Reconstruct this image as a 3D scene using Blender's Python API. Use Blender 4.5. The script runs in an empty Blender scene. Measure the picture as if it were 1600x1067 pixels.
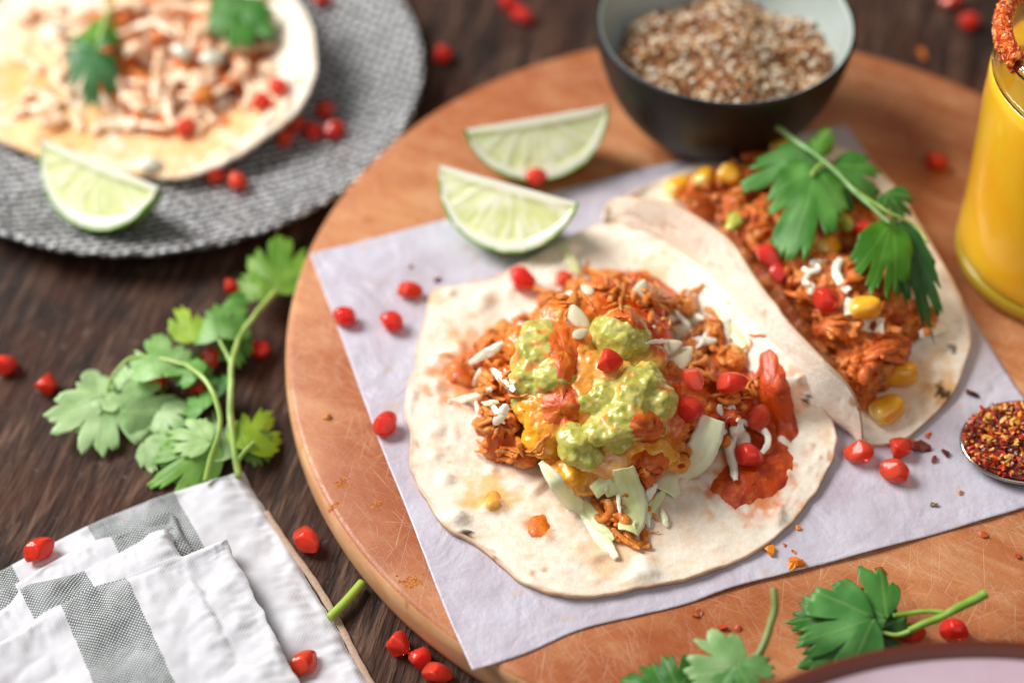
import bpy, math, random
import numpy as np
from mathutils import Vector, Matrix, Euler
from mathutils.bvhtree import BVHTree
random.seed(7); rng = np.random.default_rng(7)
scene = bpy.context.scene
COL = scene.collection
MM = 0.001                                    # everything below is written in millimetres

# ------------------------------------------------------------------ camera
TH = math.radians(48.23); DIST = 545.0; T = 16.0          # board top is T above the table (z = 0)
FPX = 60 / 36 * 1600
CAM = np.array([0, -DIST * math.cos(TH), T + DIST * math.sin(TH)])
cd = bpy.data.cameras.new('camera'); co = bpy.data.objects.new('camera', cd); COL.objects.link(co)
co.location = Vector(CAM) * MM; co.rotation_euler = (math.pi / 2 - TH, 0, 0)
cd.lens = 60; cd.sensor_width = 36; cd.clip_start = 0.02; cd.clip_end = 20
cd.dof.use_dof = True; cd.dof.focus_distance = 0.492; cd.dof.aperture_fstop = 3.9; cd.dof.aperture_blades = 0
scene.camera = co

# ------------------------------------------------------------------ light: one big window, an added front fill, a dim room
w = bpy.data.worlds.new('World'); scene.world = w; w.use_nodes = True
bg = w.node_tree.nodes['Background']; bg.inputs[0].default_value = (0.93, 0.96, 1.0, 1); bg.inputs[1].default_value = 0.14
def area(name, loc, target, sx, sy, power, color):
    d = bpy.data.lights.new(name, 'AREA'); d.shape = 'RECTANGLE'; d.size = sx; d.size_y = sy; d.energy = power; d.color = color
    o = bpy.data.objects.new(name, d); COL.objects.link(o); o.location = loc
    o.rotation_euler = (Vector(target) - Vector(loc)).to_track_quat('-Z', 'Y').to_euler()
area('window_light', (-1.08, 0.52, 1.08), (0.03, 0.0, 0.02), 0.9, 0.8, 47, (1.0, 0.985, 0.96))
area('added_front_fill', (0.35, -0.95, 1.5), (0.05, 0.0, 0.02), 1.6, 1.2, 8, (1.0, 0.97, 0.93))  # added fill lamp, high at the front right, to brighten front-facing sides
scene.view_settings.view_transform = 'Standard'; scene.view_settings.look = 'None'
scene.view_settings.exposure = 0.0; scene.view_settings.gamma = 1
scene.cycles.use_denoising = True
scene.cycles.max_bounces = 14; scene.cycles.transmission_bounces = 12; scene.cycles.transparent_max_bounces = 8
scene.cycles.caustics_reflective = False; scene.cycles.caustics_refractive = True; scene.cycles.blur_glossy = 1.0; scene.cycles.sample_clamp_indirect = 30

# ------------------------------------------------------------------ maths helpers
def ray(px, py):
    u = (px - 800) / FPX; v = -(py - 533.5) / FPX
    return np.array([u, math.cos(TH) + v * math.sin(TH), -math.sin(TH) + v * math.cos(TH)])
def P(px, py, z=T):                            # the point of the place seen at this spot of the photograph, z mm above the table
    d = ray(px, py); return CAM + d * ((z - CAM[2]) / d[2])
def unit(v): v = np.asarray(v, float); return v / (np.linalg.norm(v) + 1e-12)
def sstep(a, b, x): t = np.clip((x - a) / (b - a), 0, 1); return t * t * (3 - 2 * t)
_perm = np.random.default_rng(3).permutation(256); _perm = np.r_[_perm, _perm, _perm]
_grad = np.random.default_rng(4).normal(size=(256, 3)); _grad /= np.linalg.norm(_grad, axis=1)[:, None]
def pn(p):                                     # gradient noise, about -0.6 .. 0.6
    p = np.asarray(p, float); i = np.floor(p).astype(int); f = p - i; i &= 255
    u = f * f * f * (f * (f * 6 - 15) + 10); out = 0
    for dx in (0, 1):
        for dy in (0, 1):
            for dz in (0, 1):
                h = _perm[_perm[_perm[i[:, 0] + dx] + i[:, 1] + dy] + i[:, 2] + dz]
                g = _grad[h]; d = ((f - (dx, dy, dz)) * g).sum(1)
                wx = u[:, 0] if dx else 1 - u[:, 0]; wy = u[:, 1] if dy else 1 - u[:, 1]; wz = u[:, 2] if dz else 1 - u[:, 2]
                out = out + d * wx * wy * wz
    return out
def fbm(p, scale, octaves=3, seed=0):
    p = np.asarray(p, float) / scale + seed * 17.31; s = 0; a = 1
    for k in range(octaves): s = s + a * pn(p * 2 ** k); a *= .5
    return s
def hexc(h):
    h = h.lstrip('#'); c = [int(h[i:i + 2], 16) / 255 for i in (0, 2, 4)]
    return np.array([x / 12.92 if x <= .04045 else ((x + .055) / 1.055) ** 2.4 for x in c])
def mix(a, b, t): t = np.asarray(t)[:, None]; return np.asarray(a) * (1 - t) + np.asarray(b) * t
def crom(pts, n, closed=False):                # Catmull-Rom through points, n samples
    pts = np.asarray(pts, float); m = len(pts)
    t = np.linspace(0, m if closed else m - 1, n, endpoint=not closed); i = np.floor(t).astype(int)
    if not closed: i = np.minimum(i, m - 2)
    f = (t - i)[:, None]
    g = (lambda k: pts[k % m]) if closed else (lambda k: pts[np.clip(k, 0, m - 1)])
    a, b, c, d = g(i - 1), g(i), g(i + 1), g(i + 2)
    return .5 * (2 * b + (c - a) * f + (2 * a - 5 * b + 4 * c - d) * f * f + (3 * b - a - 3 * c + d) * f ** 3)
def vnormals(V, F):
    V = np.asarray(V); N = np.zeros_like(V)
    for f in ([x for x in F if len(x) == 3], [x for x in F if len(x) == 4]):
        if not f: continue
        f = np.array(f); n = np.cross(V[f[:, 2]] - V[f[:, 0]], V[f[:, -1]] - V[f[:, 1]] if f.shape[1] == 4 else V[f[:, 1]] - V[f[:, 0]])
        if f.shape[1] == 3: n = -n
        for k in range(f.shape[1]): np.add.at(N, f[:, k], n)
    return N / (np.linalg.norm(N, axis=1)[:, None] + 1e-12)

# ------------------------------------------------------------------ object helpers
def make(name, V, F, mat, parent=None, origin=None, col=None, uv=None, smooth=True, solid=None, attrs=None):
    V = np.asarray(V, float)
    if origin is None: origin = np.array([*(V.min(0) + V.max(0))[:2] / 2, V[:, 2].min()])
    origin = np.asarray(origin, float)
    me = bpy.data.meshes.new(name); me.from_pydata(((V - origin) * MM).tolist(), [], [tuple(int(i) for i in f) for f in F])
    if smooth: me.polygons.foreach_set('use_smooth', [True] * len(me.polygons))
    if col is not None:
        a = me.color_attributes.new('Col', 'FLOAT_COLOR', 'POINT'); c = np.ones((len(V), 4), np.float32); c[:, :3] = np.clip(col, 0, 1); a.data.foreach_set('color', c.ravel())
    for k, v in (attrs or {}).items():
        a = me.attributes.new(k, 'FLOAT', 'POINT'); a.data.foreach_set('value', np.asarray(v, np.float32))
    if uv is not None:
        l = me.uv_layers.new(name='UVMap'); idx = np.zeros(len(me.loops), int); me.loops.foreach_get('vertex_index', idx)
        l.data.foreach_set('uv', np.asarray(uv, np.float32)[idx].ravel())
    me.materials.append(mat); me.update()
    o = bpy.data.objects.new(name, me); COL.objects.link(o)
    if parent is not None:
        o.parent = parent; o.location = Vector(origin) * MM - parent.location
    else: o.location = Vector(origin) * MM
    if solid:
        m = o.modifiers.new('thickness', 'SOLIDIFY'); m.thickness = solid * MM; m.offset = -1
    return o
def thing(name, at, label, cat, group=None):
    o = bpy.data.objects.new(name, None); COL.objects.link(o); o.location = Vector(at) * MM; o.empty_display_size = .01
    return tag(o, label, cat, group)
def tag(o, label=None, cat=None, group=None, kind=None):
    if label: o['label'] = label
    if cat: o['category'] = cat
    if group: o['group'] = group
    if kind: o['kind'] = kind
    return o
def grid_faces(nu, nv, close_u=False):
    F = []
    for i in range(nu if close_u else nu - 1):
        for j in range(nv - 1):
            a = i * nv + j; b = ((i + 1) % nu) * nv + j; F.append((a, b, b + 1, a + 1))
    return F
def lathe(profile, n=128, c=(0, 0, 0)):
    pr = np.asarray(profile, float); a = np.linspace(0, 2 * np.pi, n, endpoint=False)
    V = np.stack([np.outer(np.cos(a), pr[:, 0]), np.outer(np.sin(a), pr[:, 0]), np.tile(pr[:, 1], (n, 1))], 2).reshape(-1, 3) + np.asarray(c, float)
    return V, grid_faces(n, len(pr), True)
_ico = {}
def ico(s):
    if s not in _ico:
        import bmesh
        b = bmesh.new(); bmesh.ops.create_icosphere(b, subdivisions=s, radius=1); b.verts.ensure_lookup_table()
        _ico[s] = (np.array([v.co[:] for v in b.verts]), [tuple(v.index for v in f.verts) for f in b.faces]); b.free()
    return _ico[s]
def rot(rx, ry, rz): return np.array(Euler((rx, ry, rz)).to_matrix())
class MB:                                      # collects shapes that become ONE mesh
    def __init__(s): s.V = []; s.F = []; s.C = []; s.n = 0
    def add(s, V, F, c=None):
        V = np.asarray(V); s.V.append(V); s.F += [tuple(i + s.n for i in f) for f in F]; s.n += len(V)
        s.C.append(np.tile(np.asarray((.5, .5, .5) if c is None else c), (len(V), 1)) if c is None or np.ndim(c) == 1 else c)
    def get(s): return np.concatenate(s.V), s.F
    def col(s): return np.concatenate(s.C)
def tube(path, rad, n=10, flat=1.0, up=(0, 0, 1)):
    path = np.asarray(path, float); m = len(path); rad = np.broadcast_to(rad, (m,))
    t = np.gradient(path, axis=0); t /= np.linalg.norm(t, axis=1)[:, None] + 1e-9
    a = np.linspace(0, 2 * np.pi, n, endpoint=False); V = []
    for k in range(m):
        x = np.cross(t[k], up); x = unit(x) if np.linalg.norm(x) > 1e-3 else np.array([1., 0, 0]); y = np.cross(x, t[k])
        V.append(path[k] + rad[k] * (np.outer(np.cos(a), x) + flat * np.outer(np.sin(a), y)))
    V = np.concatenate(V); F = []
    for k in range(m - 1):
        for j in range(n):
            F.append((k * n + j, k * n + (j + 1) % n, (k + 1) * n + (j + 1) % n, (k + 1) * n + j))
    V = np.concatenate([V, path[:1], path[-1:]]); e = len(V)
    for j in range(n): F.append((e - 2, (j + 1) % n, j)); F.append((e - 1, (m - 1) * n + j, (m - 1) * n + (j + 1) % n))
    return V, F
def merge_blobs(ells, vox=.6, smooth=4):       # ellipsoids (centre, radii, rotation) fused into one skin
    mb = MB(); v, f = ico(2)
    for c, r, R in ells: mb.add((v * np.asarray(r)) @ np.asarray(R).T + np.asarray(c), f)
    V, F = mb.get(); me = bpy.data.meshes.new('tmp'); me.from_pydata(V.tolist(), [], F)
    o = bpy.data.objects.new('tmp', me); COL.objects.link(o)
    m = o.modifiers.new('r', 'REMESH'); m.mode = 'VOXEL'; m.voxel_size = vox
    if smooth: m = o.modifiers.new('s', 'SMOOTH'); m.factor = .5; m.iterations = smooth
    e = o.evaluated_get(bpy.context.evaluated_depsgraph_get()); d = e.to_mesh()
    V = np.zeros(len(d.vertices) * 3); d.vertices.foreach_get('co', V); V = V.reshape(-1, 3).copy()
    F = [tuple(p.vertices) for p in d.polygons]
    e.to_mesh_clear(); bpy.data.objects.remove(o); bpy.data.meshes.remove(me)
    return V, F
SURF = []
def solid_surface(V, F):
    V = np.asarray(V); SURF.append((BVHTree.FromPolygons(V.tolist(), F), V.mean(0), np.linalg.norm(V - V.mean(0), axis=1).max()))
def cast(o, d):
    best = None; o = np.asarray(o, float); vo, vd = Vector(o), Vector(d)
    for b, c, r in SURF:
        q = c - o; k = q @ d
        if q @ q - k * k > r * r * 1.02 + .01: continue
        l, n, i, t = b.ray_cast(vo, vd, 5000)
        if l is not None and (best is None or t < best[2]): best = (np.array(l), np.array(n), t)
    return best
def hit(px, py):                               # where the line of sight meets what is already built: things get LAID on it
    d = unit(ray(px, py)); h = cast(CAM, d)
    if h is None: return P(px, py, 0), np.array([0, 0, 1.])
    return h[0], (h[1] if h[1] @ d < 0 else -h[1])

# ------------------------------------------------------------------ material helpers
def mat(name):
    m = bpy.data.materials.new(name); m.use_nodes = True; nt = m.node_tree
    return m, nt, nt.nodes['Principled BSDF']
def nd(nt, typ, **kw):
    n = nt.nodes.new(typ)
    for k, v in kw.items():
        if k.startswith('i_'):
            k = k[2:]; k = int(k) if k.isdigit() else k.replace('_', ' ')
            s = n.inputs[k]
            if isinstance(v, bpy.types.NodeSocket): nt.links.new(v, s)
            else: s.default_value = v
        else: setattr(n, k, v)
    return n
def rgba(c): return (*[float(x) for x in c], 1)
def coords(nt, scale=1.0, rotz=0.0, kind='Object', sc=None):   # object coordinates in millimetres / scale
    tc = nd(nt, 'ShaderNodeTexCoord'); s = 1000.0
    m = nd(nt, 'ShaderNodeMapping', i_Vector=tc.outputs[kind]); m.inputs['Rotation'].default_value = (0, 0, rotz)
    q = nd(nt, 'ShaderNodeMapping', i_Vector=m.outputs[0])
    q.inputs['Scale'].default_value = (sc or (1, 1, 1)) if kind == 'UV' else tuple(s * x for x in (sc or (1, 1, 1)))
    return q.outputs[0]
def noise(nt, vec, scale, detail=4, rough=.55, dist=0.0):
    return nd(nt, 'ShaderNodeTexNoise', i_Vector=vec, i_Scale=scale, i_Detail=detail, i_Roughness=rough, i_Distortion=dist).outputs['Fac']
def ramp(nt, fac, stops, interp='LINEAR'):
    r = nd(nt, 'ShaderNodeValToRGB', i_Fac=fac); e = r.color_ramp.elements; r.color_ramp.interpolation = interp
    while len(e) < len(stops): e.new(.5)
    for k, (p, c) in zip(e, stops): k.position = p; k.color = rgba(c) if np.ndim(c) else (c, c, c, 1)
    return r.outputs[0]
def mixc(nt, fac, a, b, blend='MIX'):
    n = nd(nt, 'ShaderNodeMix', data_type='RGBA', blend_type=blend)
    for s, v in ((n.inputs[0], fac), (n.inputs[6], a), (n.inputs[7], b)):
        if isinstance(v, bpy.types.NodeSocket): nt.links.new(v, s)
        else: s.default_value = v if np.ndim(v) == 0 else rgba(v)
    return n.outputs[2]
def math_(nt, op, a, b=0.0, clamp=False):
    n = nd(nt, 'ShaderNodeMath', operation=op, use_clamp=clamp)
    for s, v in ((n.inputs[0], a), (n.inputs[1], b)):
        if isinstance(v, bpy.types.NodeSocket): nt.links.new(v, s)
        else: s.default_value = v
    return n.outputs[0]
def bump(nt, bs, h, strength, dist_mm):
    b = nd(nt, 'ShaderNodeBump', i_Height=h, i_Strength=strength, i_Distance=dist_mm * MM); nt.links.new(b.outputs[0], bs.inputs['Normal']); return b
def put(nt, bs, **kw):
    for k, v in kw.items():
        s = bs.inputs[k.replace('_', ' ')]
        if isinstance(v, bpy.types.NodeSocket): nt.links.new(v, s)
        else: s.default_value = rgba(v) if np.ndim(v) and len(v) == 3 and s.type == 'RGBA' else v
def sss(bs, wgt, radius_mm, col=(1, .5, .3)):
    bs.inputs['Subsurface Weight'].default_value = wgt; bs.inputs['Subsurface Radius'].default_value = col; bs.inputs['Subsurface Scale'].default_value = radius_mm * MM
def vcol(nt): return nd(nt, 'ShaderNodeVertexColor', layer_name='Col').outputs[0]

# ------------------------------------------------------------------ materials
def m_table():
    m, nt, b = mat('dark_rustic_wood')
    v = coords(nt, rotz=math.radians(14), sc=(1, .13, 1)); v1 = coords(nt, rotz=math.radians(14))
    g1 = noise(nt, v, .16, 6, .65, 1.2); g2 = noise(nt, v, .55, 4, .6); g3 = noise(nt, v1, .03, 3)
    c = ramp(nt, g1, [(.33, hexc('#130c09')), (.45, hexc('#2a1b14')), (.55, hexc('#4d372b')), (.70, hexc('#745848'))])
    c = mixc(nt, ramp(nt, g2, [(.35, .75), (.6, 0.)]), c, hexc('#1d120e'))
    c = mixc(nt, ramp(nt, g3, [(.42, 0.), (.66, .35)]), c, hexc('#5c2f1a'))
    sp = noise(nt, v1, .22, 5, .75); c = mixc(nt, ramp(nt, sp, [(.62, 0.), (.70, .6)]), c, hexc('#8d7f78'))
    put(nt, b, Base_Color=c, Roughness=ramp(nt, g2, [(.3, .75), (.7, .55)])); b.inputs['Specular IOR Level'].default_value = .22
    h = math_(nt, 'ADD', math_(nt, 'MULTIPLY', g1, 1.0), math_(nt, 'MULTIPLY', g2, .7)); bump(nt, b, h, .8, 2.2)
    return m
def m_board(side=False):
    m, nt, b = mat('beech_board_side' if side else 'beech_board')
    v = coords(nt, rotz=math.radians(-62), sc=(1, .16, 1)); v1 = coords(nt)
    g = noise(nt, v, .12, 5, .6, .4); blot = noise(nt, v1, .013, 5, .65)
    if side:
        c = ramp(nt, g, [(.3, hexc('#c48757')), (.7, hexc('#dfb184'))])
        st = noise(nt, coords(nt, sc=(1, 1, .25)), .22, 4, .7); c = mixc(nt, ramp(nt, st, [(.60, 0.), (.74, .7)]), c, hexc('#8a4a24'))
        put(nt, b, Base_Color=c, Roughness=.55); bump(nt, b, st, .25, .4); return m
    c = ramp(nt, g, [(.25, hexc('#ad6334')), (.5, hexc('#c68354')), (.75, hexc('#dba878'))])
    c = mixc(nt, ramp(nt, blot, [(.38, .95), (.60, 0.)]), c, hexc('#9c4d20'))
    # stains with a shape of their own
    so = noise(nt, v1, .07, 3, .5); c = mixc(nt, ramp(nt, so, [(.66, 0.), (.72, .65)]), c, hexc('#a8521d'))
    h = None
    for k, (a, sc, th) in enumerate([(20, .9, .66), (52, 1.1, .65), (-24, .8, .66), (80, 1.0, .66), (-58, 1.1, .65), (36, 1.4, .65), (4, 1.2, .66), (-80, .9, .66), (64, 1.7, .64), (-35, 1.6, .65)]):
        vv = coords(nt, rotz=math.radians(a), sc=(.035, 1.3, 1))
        n = nd(nt, 'ShaderNodeTexNoise', i_Vector=nd(nt, 'ShaderNodeVectorMath', operation='ADD', i_0=vv, i_1=(k * 31.7, k * 11.3, 0)).outputs[0], i_Scale=sc * 1.5, i_Detail=2, i_Roughness=.5).outputs['Fac']
        s = ramp(nt, n, [(th, 0.), (th + .06, 1.)]); h = s if h is None else math_(nt, 'MAXIMUM', h, s)
    where = noise(nt, v1, .02, 3); sc_ = math_(nt, 'MULTIPLY', h, ramp(nt, where, [(.3, .15), (.65, 1.)]))
    c = mixc(nt, math_(nt, 'MULTIPLY', sc_, .36), c, hexc('#ecc8a2'))
    fine = noise(nt, v1, 1.1, 3, .7); c = mixc(nt, ramp(nt, fine, [(.35, .22), (.6, 0.)]), c, hexc('#8f4a22'))
    put(nt, b, Base_Color=c, Roughness=math_(nt, 'ADD', .40, math_(nt, 'MULTIPLY', sc_, .2))); b.inputs['Specular IOR Level'].default_value = .5
    hh = math_(nt, 'SUBTRACT', math_(nt, 'MULTIPLY', g, .5), h); bump(nt, b, hh, .35, .25)
    return m
def m_paper():
    m, nt, b = mat('waxed_parchment')
    v = coords(nt); n = noise(nt, v, .03, 4, .6); f = noise(nt, v, .8, 3, .7)
    c = ramp(nt, n, [(.3, hexc('#b5a8b2')), (.5, hexc('#bfb8c3')), (.72, hexc('#cac7d3'))])
    oil = noise(nt, v, .05, 3, .5); c = mixc(nt, ramp(nt, oil, [(.55, 0.), (.72, .5)]), c, hexc('#b097a6'))
    gs = noise(nt, v, .13, 2, .4); c = mixc(nt, ramp(nt, gs, [(.68, 0.), (.71, .5)]), c, hexc('#c3aa98'))
    put(nt, b, Base_Color=c, Roughness=ramp(nt, f, [(.3, .32), (.7, .48)])); b.inputs['Specular IOR Level'].default_value = .55
    h = math_(nt, 'ADD', noise(nt, v, .16, 6, .65), math_(nt, 'MULTIPLY', f, .15)); h = math_(nt, 'ADD', h, math_(nt, 'MULTIPLY', noise(nt, v, .045, 3, .5, 1.5), 2.5)); bump(nt, b, h, .42, 1.4)
    return m
def m_tortilla():
    m, nt, b = mat('flour_tortilla')
    v = coords(nt); f = noise(nt, v, .55, 5, .65)
    c = mixc(nt, ramp(nt, f, [(.3, .30), (.6, 0.)]), vcol(nt), hexc('#dcc4a4'), 'MULTIPLY')
    put(nt, b, Base_Color=c, Roughness=.62); b.inputs['Specular IOR Level'].default_value = .3
    sss(b, .15, 1.2, (1, .8, .6)); bump(nt, b, math_(nt, 'ADD', f, math_(nt, 'MULTIPLY', noise(nt, v, 1.9, 3, .7), .4)), .5, .55)
    return m
def m_wet(name, rough=.25, s=.3, rad=1.5, scol=(1, .4, .15), bscale=.9, bstr=.5, bdist=.5, coat=.4, spec=.5):
    m, nt, b = mat(name); v = coords(nt); n = noise(nt, v, bscale, 5, .65)
    c = mixc(nt, ramp(nt, n, [(.32, .45), (.6, 0.)]), vcol(nt), (.80, .68, .58), 'MULTIPLY')
    put(nt, b, Base_Color=c, Roughness=ramp(nt, n, [(.3, rough + .18), (.65, rough)])); b.inputs['Coat Weight'].default_value = coat; b.inputs['Coat Roughness'].default_value = .12
    b.inputs['Specular IOR Level'].default_value = spec
    sss(b, s, rad, scol); bump(nt, b, n, bstr, bdist); return m
def m_plain(name, color, rough=.5, spec=.5, coat=0, metal=0, nscale=0, nmix=None, bstr=0, bdist=.3, s=0, rad=1, scol=(1, .5, .3)):
    m, nt, b = mat(name); put(nt, b, Base_Color=color, Roughness=rough, Metallic=metal); b.inputs['Specular IOR Level'].default_value = spec; b.inputs['Coat Weight'].default_value = coat
    if nscale:
        n = noise(nt, coords(nt), nscale, 5, .6)
        if nmix is not None: put(nt, b, Base_Color=mixc(nt, ramp(nt, n, [(.35, 0.), (.68, 1.)]), color, nmix))
        if bstr: bump(nt, b, n, bstr, bdist)
    if s: sss(b, s, rad, scol)
    return m
def m_vcol(name, rough=.5, spec=.4, s=0, rad=1, scol=(1, .5, .3), coat=0, bs=0, bstr=.3, bdist=.3):
    m, nt, b = mat(name); put(nt, b, Base_Color=vcol(nt), Roughness=rough); b.inputs['Specular IOR Level'].default_value = spec; b.inputs['Coat Weight'].default_value = coat
    if s: sss(b, s, rad, scol)
    if bs: bump(nt, b, noise(nt, coords(nt), bs, 4, .6), bstr, bdist)
    return m
def m_leaf():
    m, nt, b = mat('cilantro_leaf')
    v = coords(nt); n = noise(nt, v, .25, 4, .6); vein = nd(nt, 'ShaderNodeAttribute', attribute_name='vein').outputs['Fac']
    c = mixc(nt, ramp(nt, n, [(.3, .45), (.65, 0.)]), vcol(nt), (.75, .8, .65), 'MULTIPLY')
    c = mixc(nt, math_(nt, 'MULTIPLY', vein, .35), c, hexc('#9dc06f'))
    put(nt, b, Base_Color=c, Roughness=.42); b.inputs['Specular IOR Level'].default_value = .4
    bump(nt, b, math_(nt, 'ADD', math_(nt, 'MULTIPLY', vein, -.6), noise(nt, v, .9, 3, .6)), .35, .3)
    tr = nd(nt, 'ShaderNodeBsdfTranslucent', i_Color=mixc(nt, 1.0, c, (1.6, 1.5, .35), 'MULTIPLY'))
    mx = nd(nt, 'ShaderNodeMixShader', i_Fac=.38, i_1=b.outputs[0], i_2=tr.outputs[0])
    nt.links.new(mx.outputs[0], nt.nodes['Material Output'].inputs[0]); return m
def m_aril():
    m, nt, b = mat('pomegranate_flesh')
    oi = nd(nt, 'ShaderNodeObjectInfo').outputs['Random']
    c = mixc(nt, oi, (1.0, .15, .07), (1.0, .06, .045))
    put(nt, b, Base_Color=c, Roughness=.10, IOR=1.36); b.inputs['Transmission Weight'].default_value = .55; b.inputs['Coat Weight'].default_value = .0; b.inputs['Specular IOR Level'].default_value = .4; b.inputs['Coat Roughness'].default_value = .05
    sss(b, 1.0, 3.0, (1, .3, .15)); bump(nt, b, noise(nt, coords(nt), .35, 2, .5), .12, .4)
    return m
def m_napkin(name, stripes):                   # stripes: intervals along the fold, in mm
    m, nt, b = mat(name)
    uv = nd(nt, 'ShaderNodeTexCoord').outputs['UV']; sp = nd(nt, 'ShaderNodeSeparateXYZ', i_0=uv); u, v_ = sp.outputs[0], sp.outputs[1]
    un = math_(nt, 'ADD', u, math_(nt, 'MULTIPLY', math_(nt, 'SUBTRACT', noise(nt, coords(nt), .3, 2), .5), .8))
    su = math_(nt, 'SINE', math_(nt, 'MULTIPLY', u, 2 * math.pi / 1.1)); sv = math_(nt, 'SINE', math_(nt, 'MULTIPLY', v_, 2 * math.pi / 1.1))
    wv = math_(nt, 'MULTIPLY', su, sv); slub = noise(nt, coords(nt), .25, 4, .6)
    white = mixc(nt, ramp(nt, slub, [(.3, .3), (.6, 0.)]), hexc('#cdccd0'), hexc('#b6b5ba'))
    grey = mixc(nt, ramp(nt, wv, [(.15, 0.), (.6, 1.)]), mixc(nt, slub, hexc('#3a3f3d'), hexc('#666b69')), hexc('#d8dbdc'))
    f = None
    for a, z in stripes:
        s = math_(nt, 'MULTIPLY', math_(nt, 'GREATER_THAN', un, a), math_(nt, 'LESS_THAN', un, z)); f = s if f is None else math_(nt, 'MAXIMUM', f, s)
    fade = ramp(nt, noise(nt, coords(nt), .09, 4, .65), [(.3, .62), (.6, 1.)]); c = white if f is None else mixc(nt, math_(nt, 'MULTIPLY', f, fade), white, grey)
    put(nt, b, Base_Color=c, Roughness=.9); b.inputs['Specular IOR Level'].default_value = .15; b.inputs['Sheen Weight'].default_value = .15
    bump(nt, b, math_(nt, 'ADD', math_(nt, 'MULTIPLY', wv, .16), math_(nt, 'MULTIPLY', slub, .9)), .4, .3); return m
def m_plate():
    m, nt, b = mat('woven_grey_stoneware')
    uv0 = coords(nt, kind='UV'); wob = nd(nt, 'ShaderNodeTexNoise', i_Vector=coords(nt), i_Scale=.12, i_Detail=3).outputs['Color']
    uv = nd(nt, 'ShaderNodeVectorMath', operation='MULTIPLY_ADD', i_0=wob, i_1=(5, 5, 0), i_2=uv0).outputs[0]; br = nd(nt, 'ShaderNodeTexBrick', i_Vector=uv, i_Scale=1.0)
    br.offset = .5; br.inputs['Brick Width'].default_value = 4.4; br.inputs['Row Height'].default_value = 3.6; br.inputs['Mortar Size'].default_value = 1.15; br.inputs['Mortar Smooth'].default_value = .6
    n = noise(nt, coords(nt), .06, 4, .6); n2 = noise(nt, coords(nt), .5, 4, .7)
    light = mixc(nt, ramp(nt, n, [(.35, 0.), (.65, 1.)]), hexc('#bcbbba'), hexc('#e8e8e9'))
    c = mixc(nt, br.outputs['Fac'], light, hexc('#2c2b2d')); c = mixc(nt, ramp(nt, n2, [(.35, .75), (.55, 0.)]), c, hexc('#454445'))
    put(nt, b, Base_Color=c, Roughness=.5); bump(nt, b, br.outputs['Fac'], .3, -.5); return m
def m_glass():
    m, nt, b = mat('clear_glass'); put(nt, b, Base_Color=(.97, .97, .94), Roughness=.03, IOR=1.45); b.inputs['Transmission Weight'].default_value = 1; return m

def m_foot():                                  # thick foot; yellow light from the drink is painted into its colour
    m, nt, b = mat('painted_amber_glass'); put(nt, b, Base_Color=(1.0, .60, .06), Roughness=.12, IOR=1.45); b.inputs['Transmission Weight'].default_value = .45; sss(b, 1, 5, (1, .6, .1)); return m
MT = dict(table=m_table(), board=m_board(), board_side=m_board(True), paper=m_paper(), tortilla=m_tortilla(), leaf=m_leaf(), aril=m_aril(), plate=m_plate(), glass=m_glass(),
    meat=m_wet('sauced_chicken', .34, .25, 1.2, bscale=1.0, bstr=1.0, bdist=.8, coat=.3, spec=.4),
    sauce=m_wet('salsa', .26, .2, 1.2, bscale=.9, bstr=.6, bdist=.5, coat=.2, spec=.4),
    guac=m_wet('guacamole', .22, .5, 2.2, (.9, 1, .35), bscale=.9, bstr=.3, bdist=.4, coat=.3),
    cheese=m_wet('melted_cheese', .22, .35, 1.5, bscale=.6, bstr=.5, bdist=.5, coat=.3),
    drizzle=m_wet('pale_sauce', .25, .4, 2.0, (1, .6, .4), bscale=.3, bstr=.2, coat=.3),
    cabbage=m_vcol('cabbage', .38, .45, .35, 1.0, (1, .95, .7), .15, .6, .25, .25),
    corn=m_vcol('sweetcorn', .25, .5, .5, 2.0, (1, .6, .15), .4, .5, .15),
    seed=m_vcol('shelled_seed', .4, .45, .25, .8, (1, .8, .5), .15, .7, .2),
    core=m_plain('aril_seed', hexc('#ff8a50'), .5, s=.3, rad=1.2), flake=m_vcol('chilli_flake', .4, .45, .2, .4, coat=.2), stem=m_vcol('green_stem', .38, .45, .35, 1.0, (.6, 1, .3), 0, .6, .2),
    lime_rind=m_plain('lime_rind', hexc('#5f9a22'), .35, nscale=1.1, nmix=hexc('#8dba3c'), bstr=.35, bdist=.3, s=.15),
    lime_flesh=m_vcol('lime_flesh', .18, .5, .5, 2.0, (1, 1, .7), .5, .9, .3, .4),
    bowl_out=m_plain('black_stoneware', hexc('#0d0d0f'), .45, .25, nscale=.06, nmix=hexc('#262120'), bstr=.1),
    bowl_in=m_plain('pale_glaze', hexc('#b3bdb8'), .3, .5, .2, nscale=.05, nmix=hexc('#a9b3ad')), grain=m_vcol('sesame_grain', .5, .4, .2, .6),
    juice=m_plain('mango_juice', hexc('#ffc62e'), .3, .4, 1.0, s=.8, rad=8, scol=(1, .55, .1), nscale=.03, nmix=hexc('#fcb31a')), salt=m_vcol('chilli_salt', .35, .5, .3, .5), steel=m_plain('spoon_steel', (.46, .40, .33), .22, metal=1),
    pink=m_plain('pink_glaze', hexc('#d9bfca'), .4, .4, nscale=.04, nmix=hexc('#ccaebb')), brownrim=m_plain('brown_rim', hexc('#5a2416'), .45), ice=m_glass(),
    foot=m_foot(), hem=m_plain('napkin_hem', hexc('#b9a08c'), .9, .1, nscale=1.2, nmix=hexc('#a58a74'), bstr=.4), stem_cut=m_plain('stem', hexc('#7f9a48'), .4))

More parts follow.
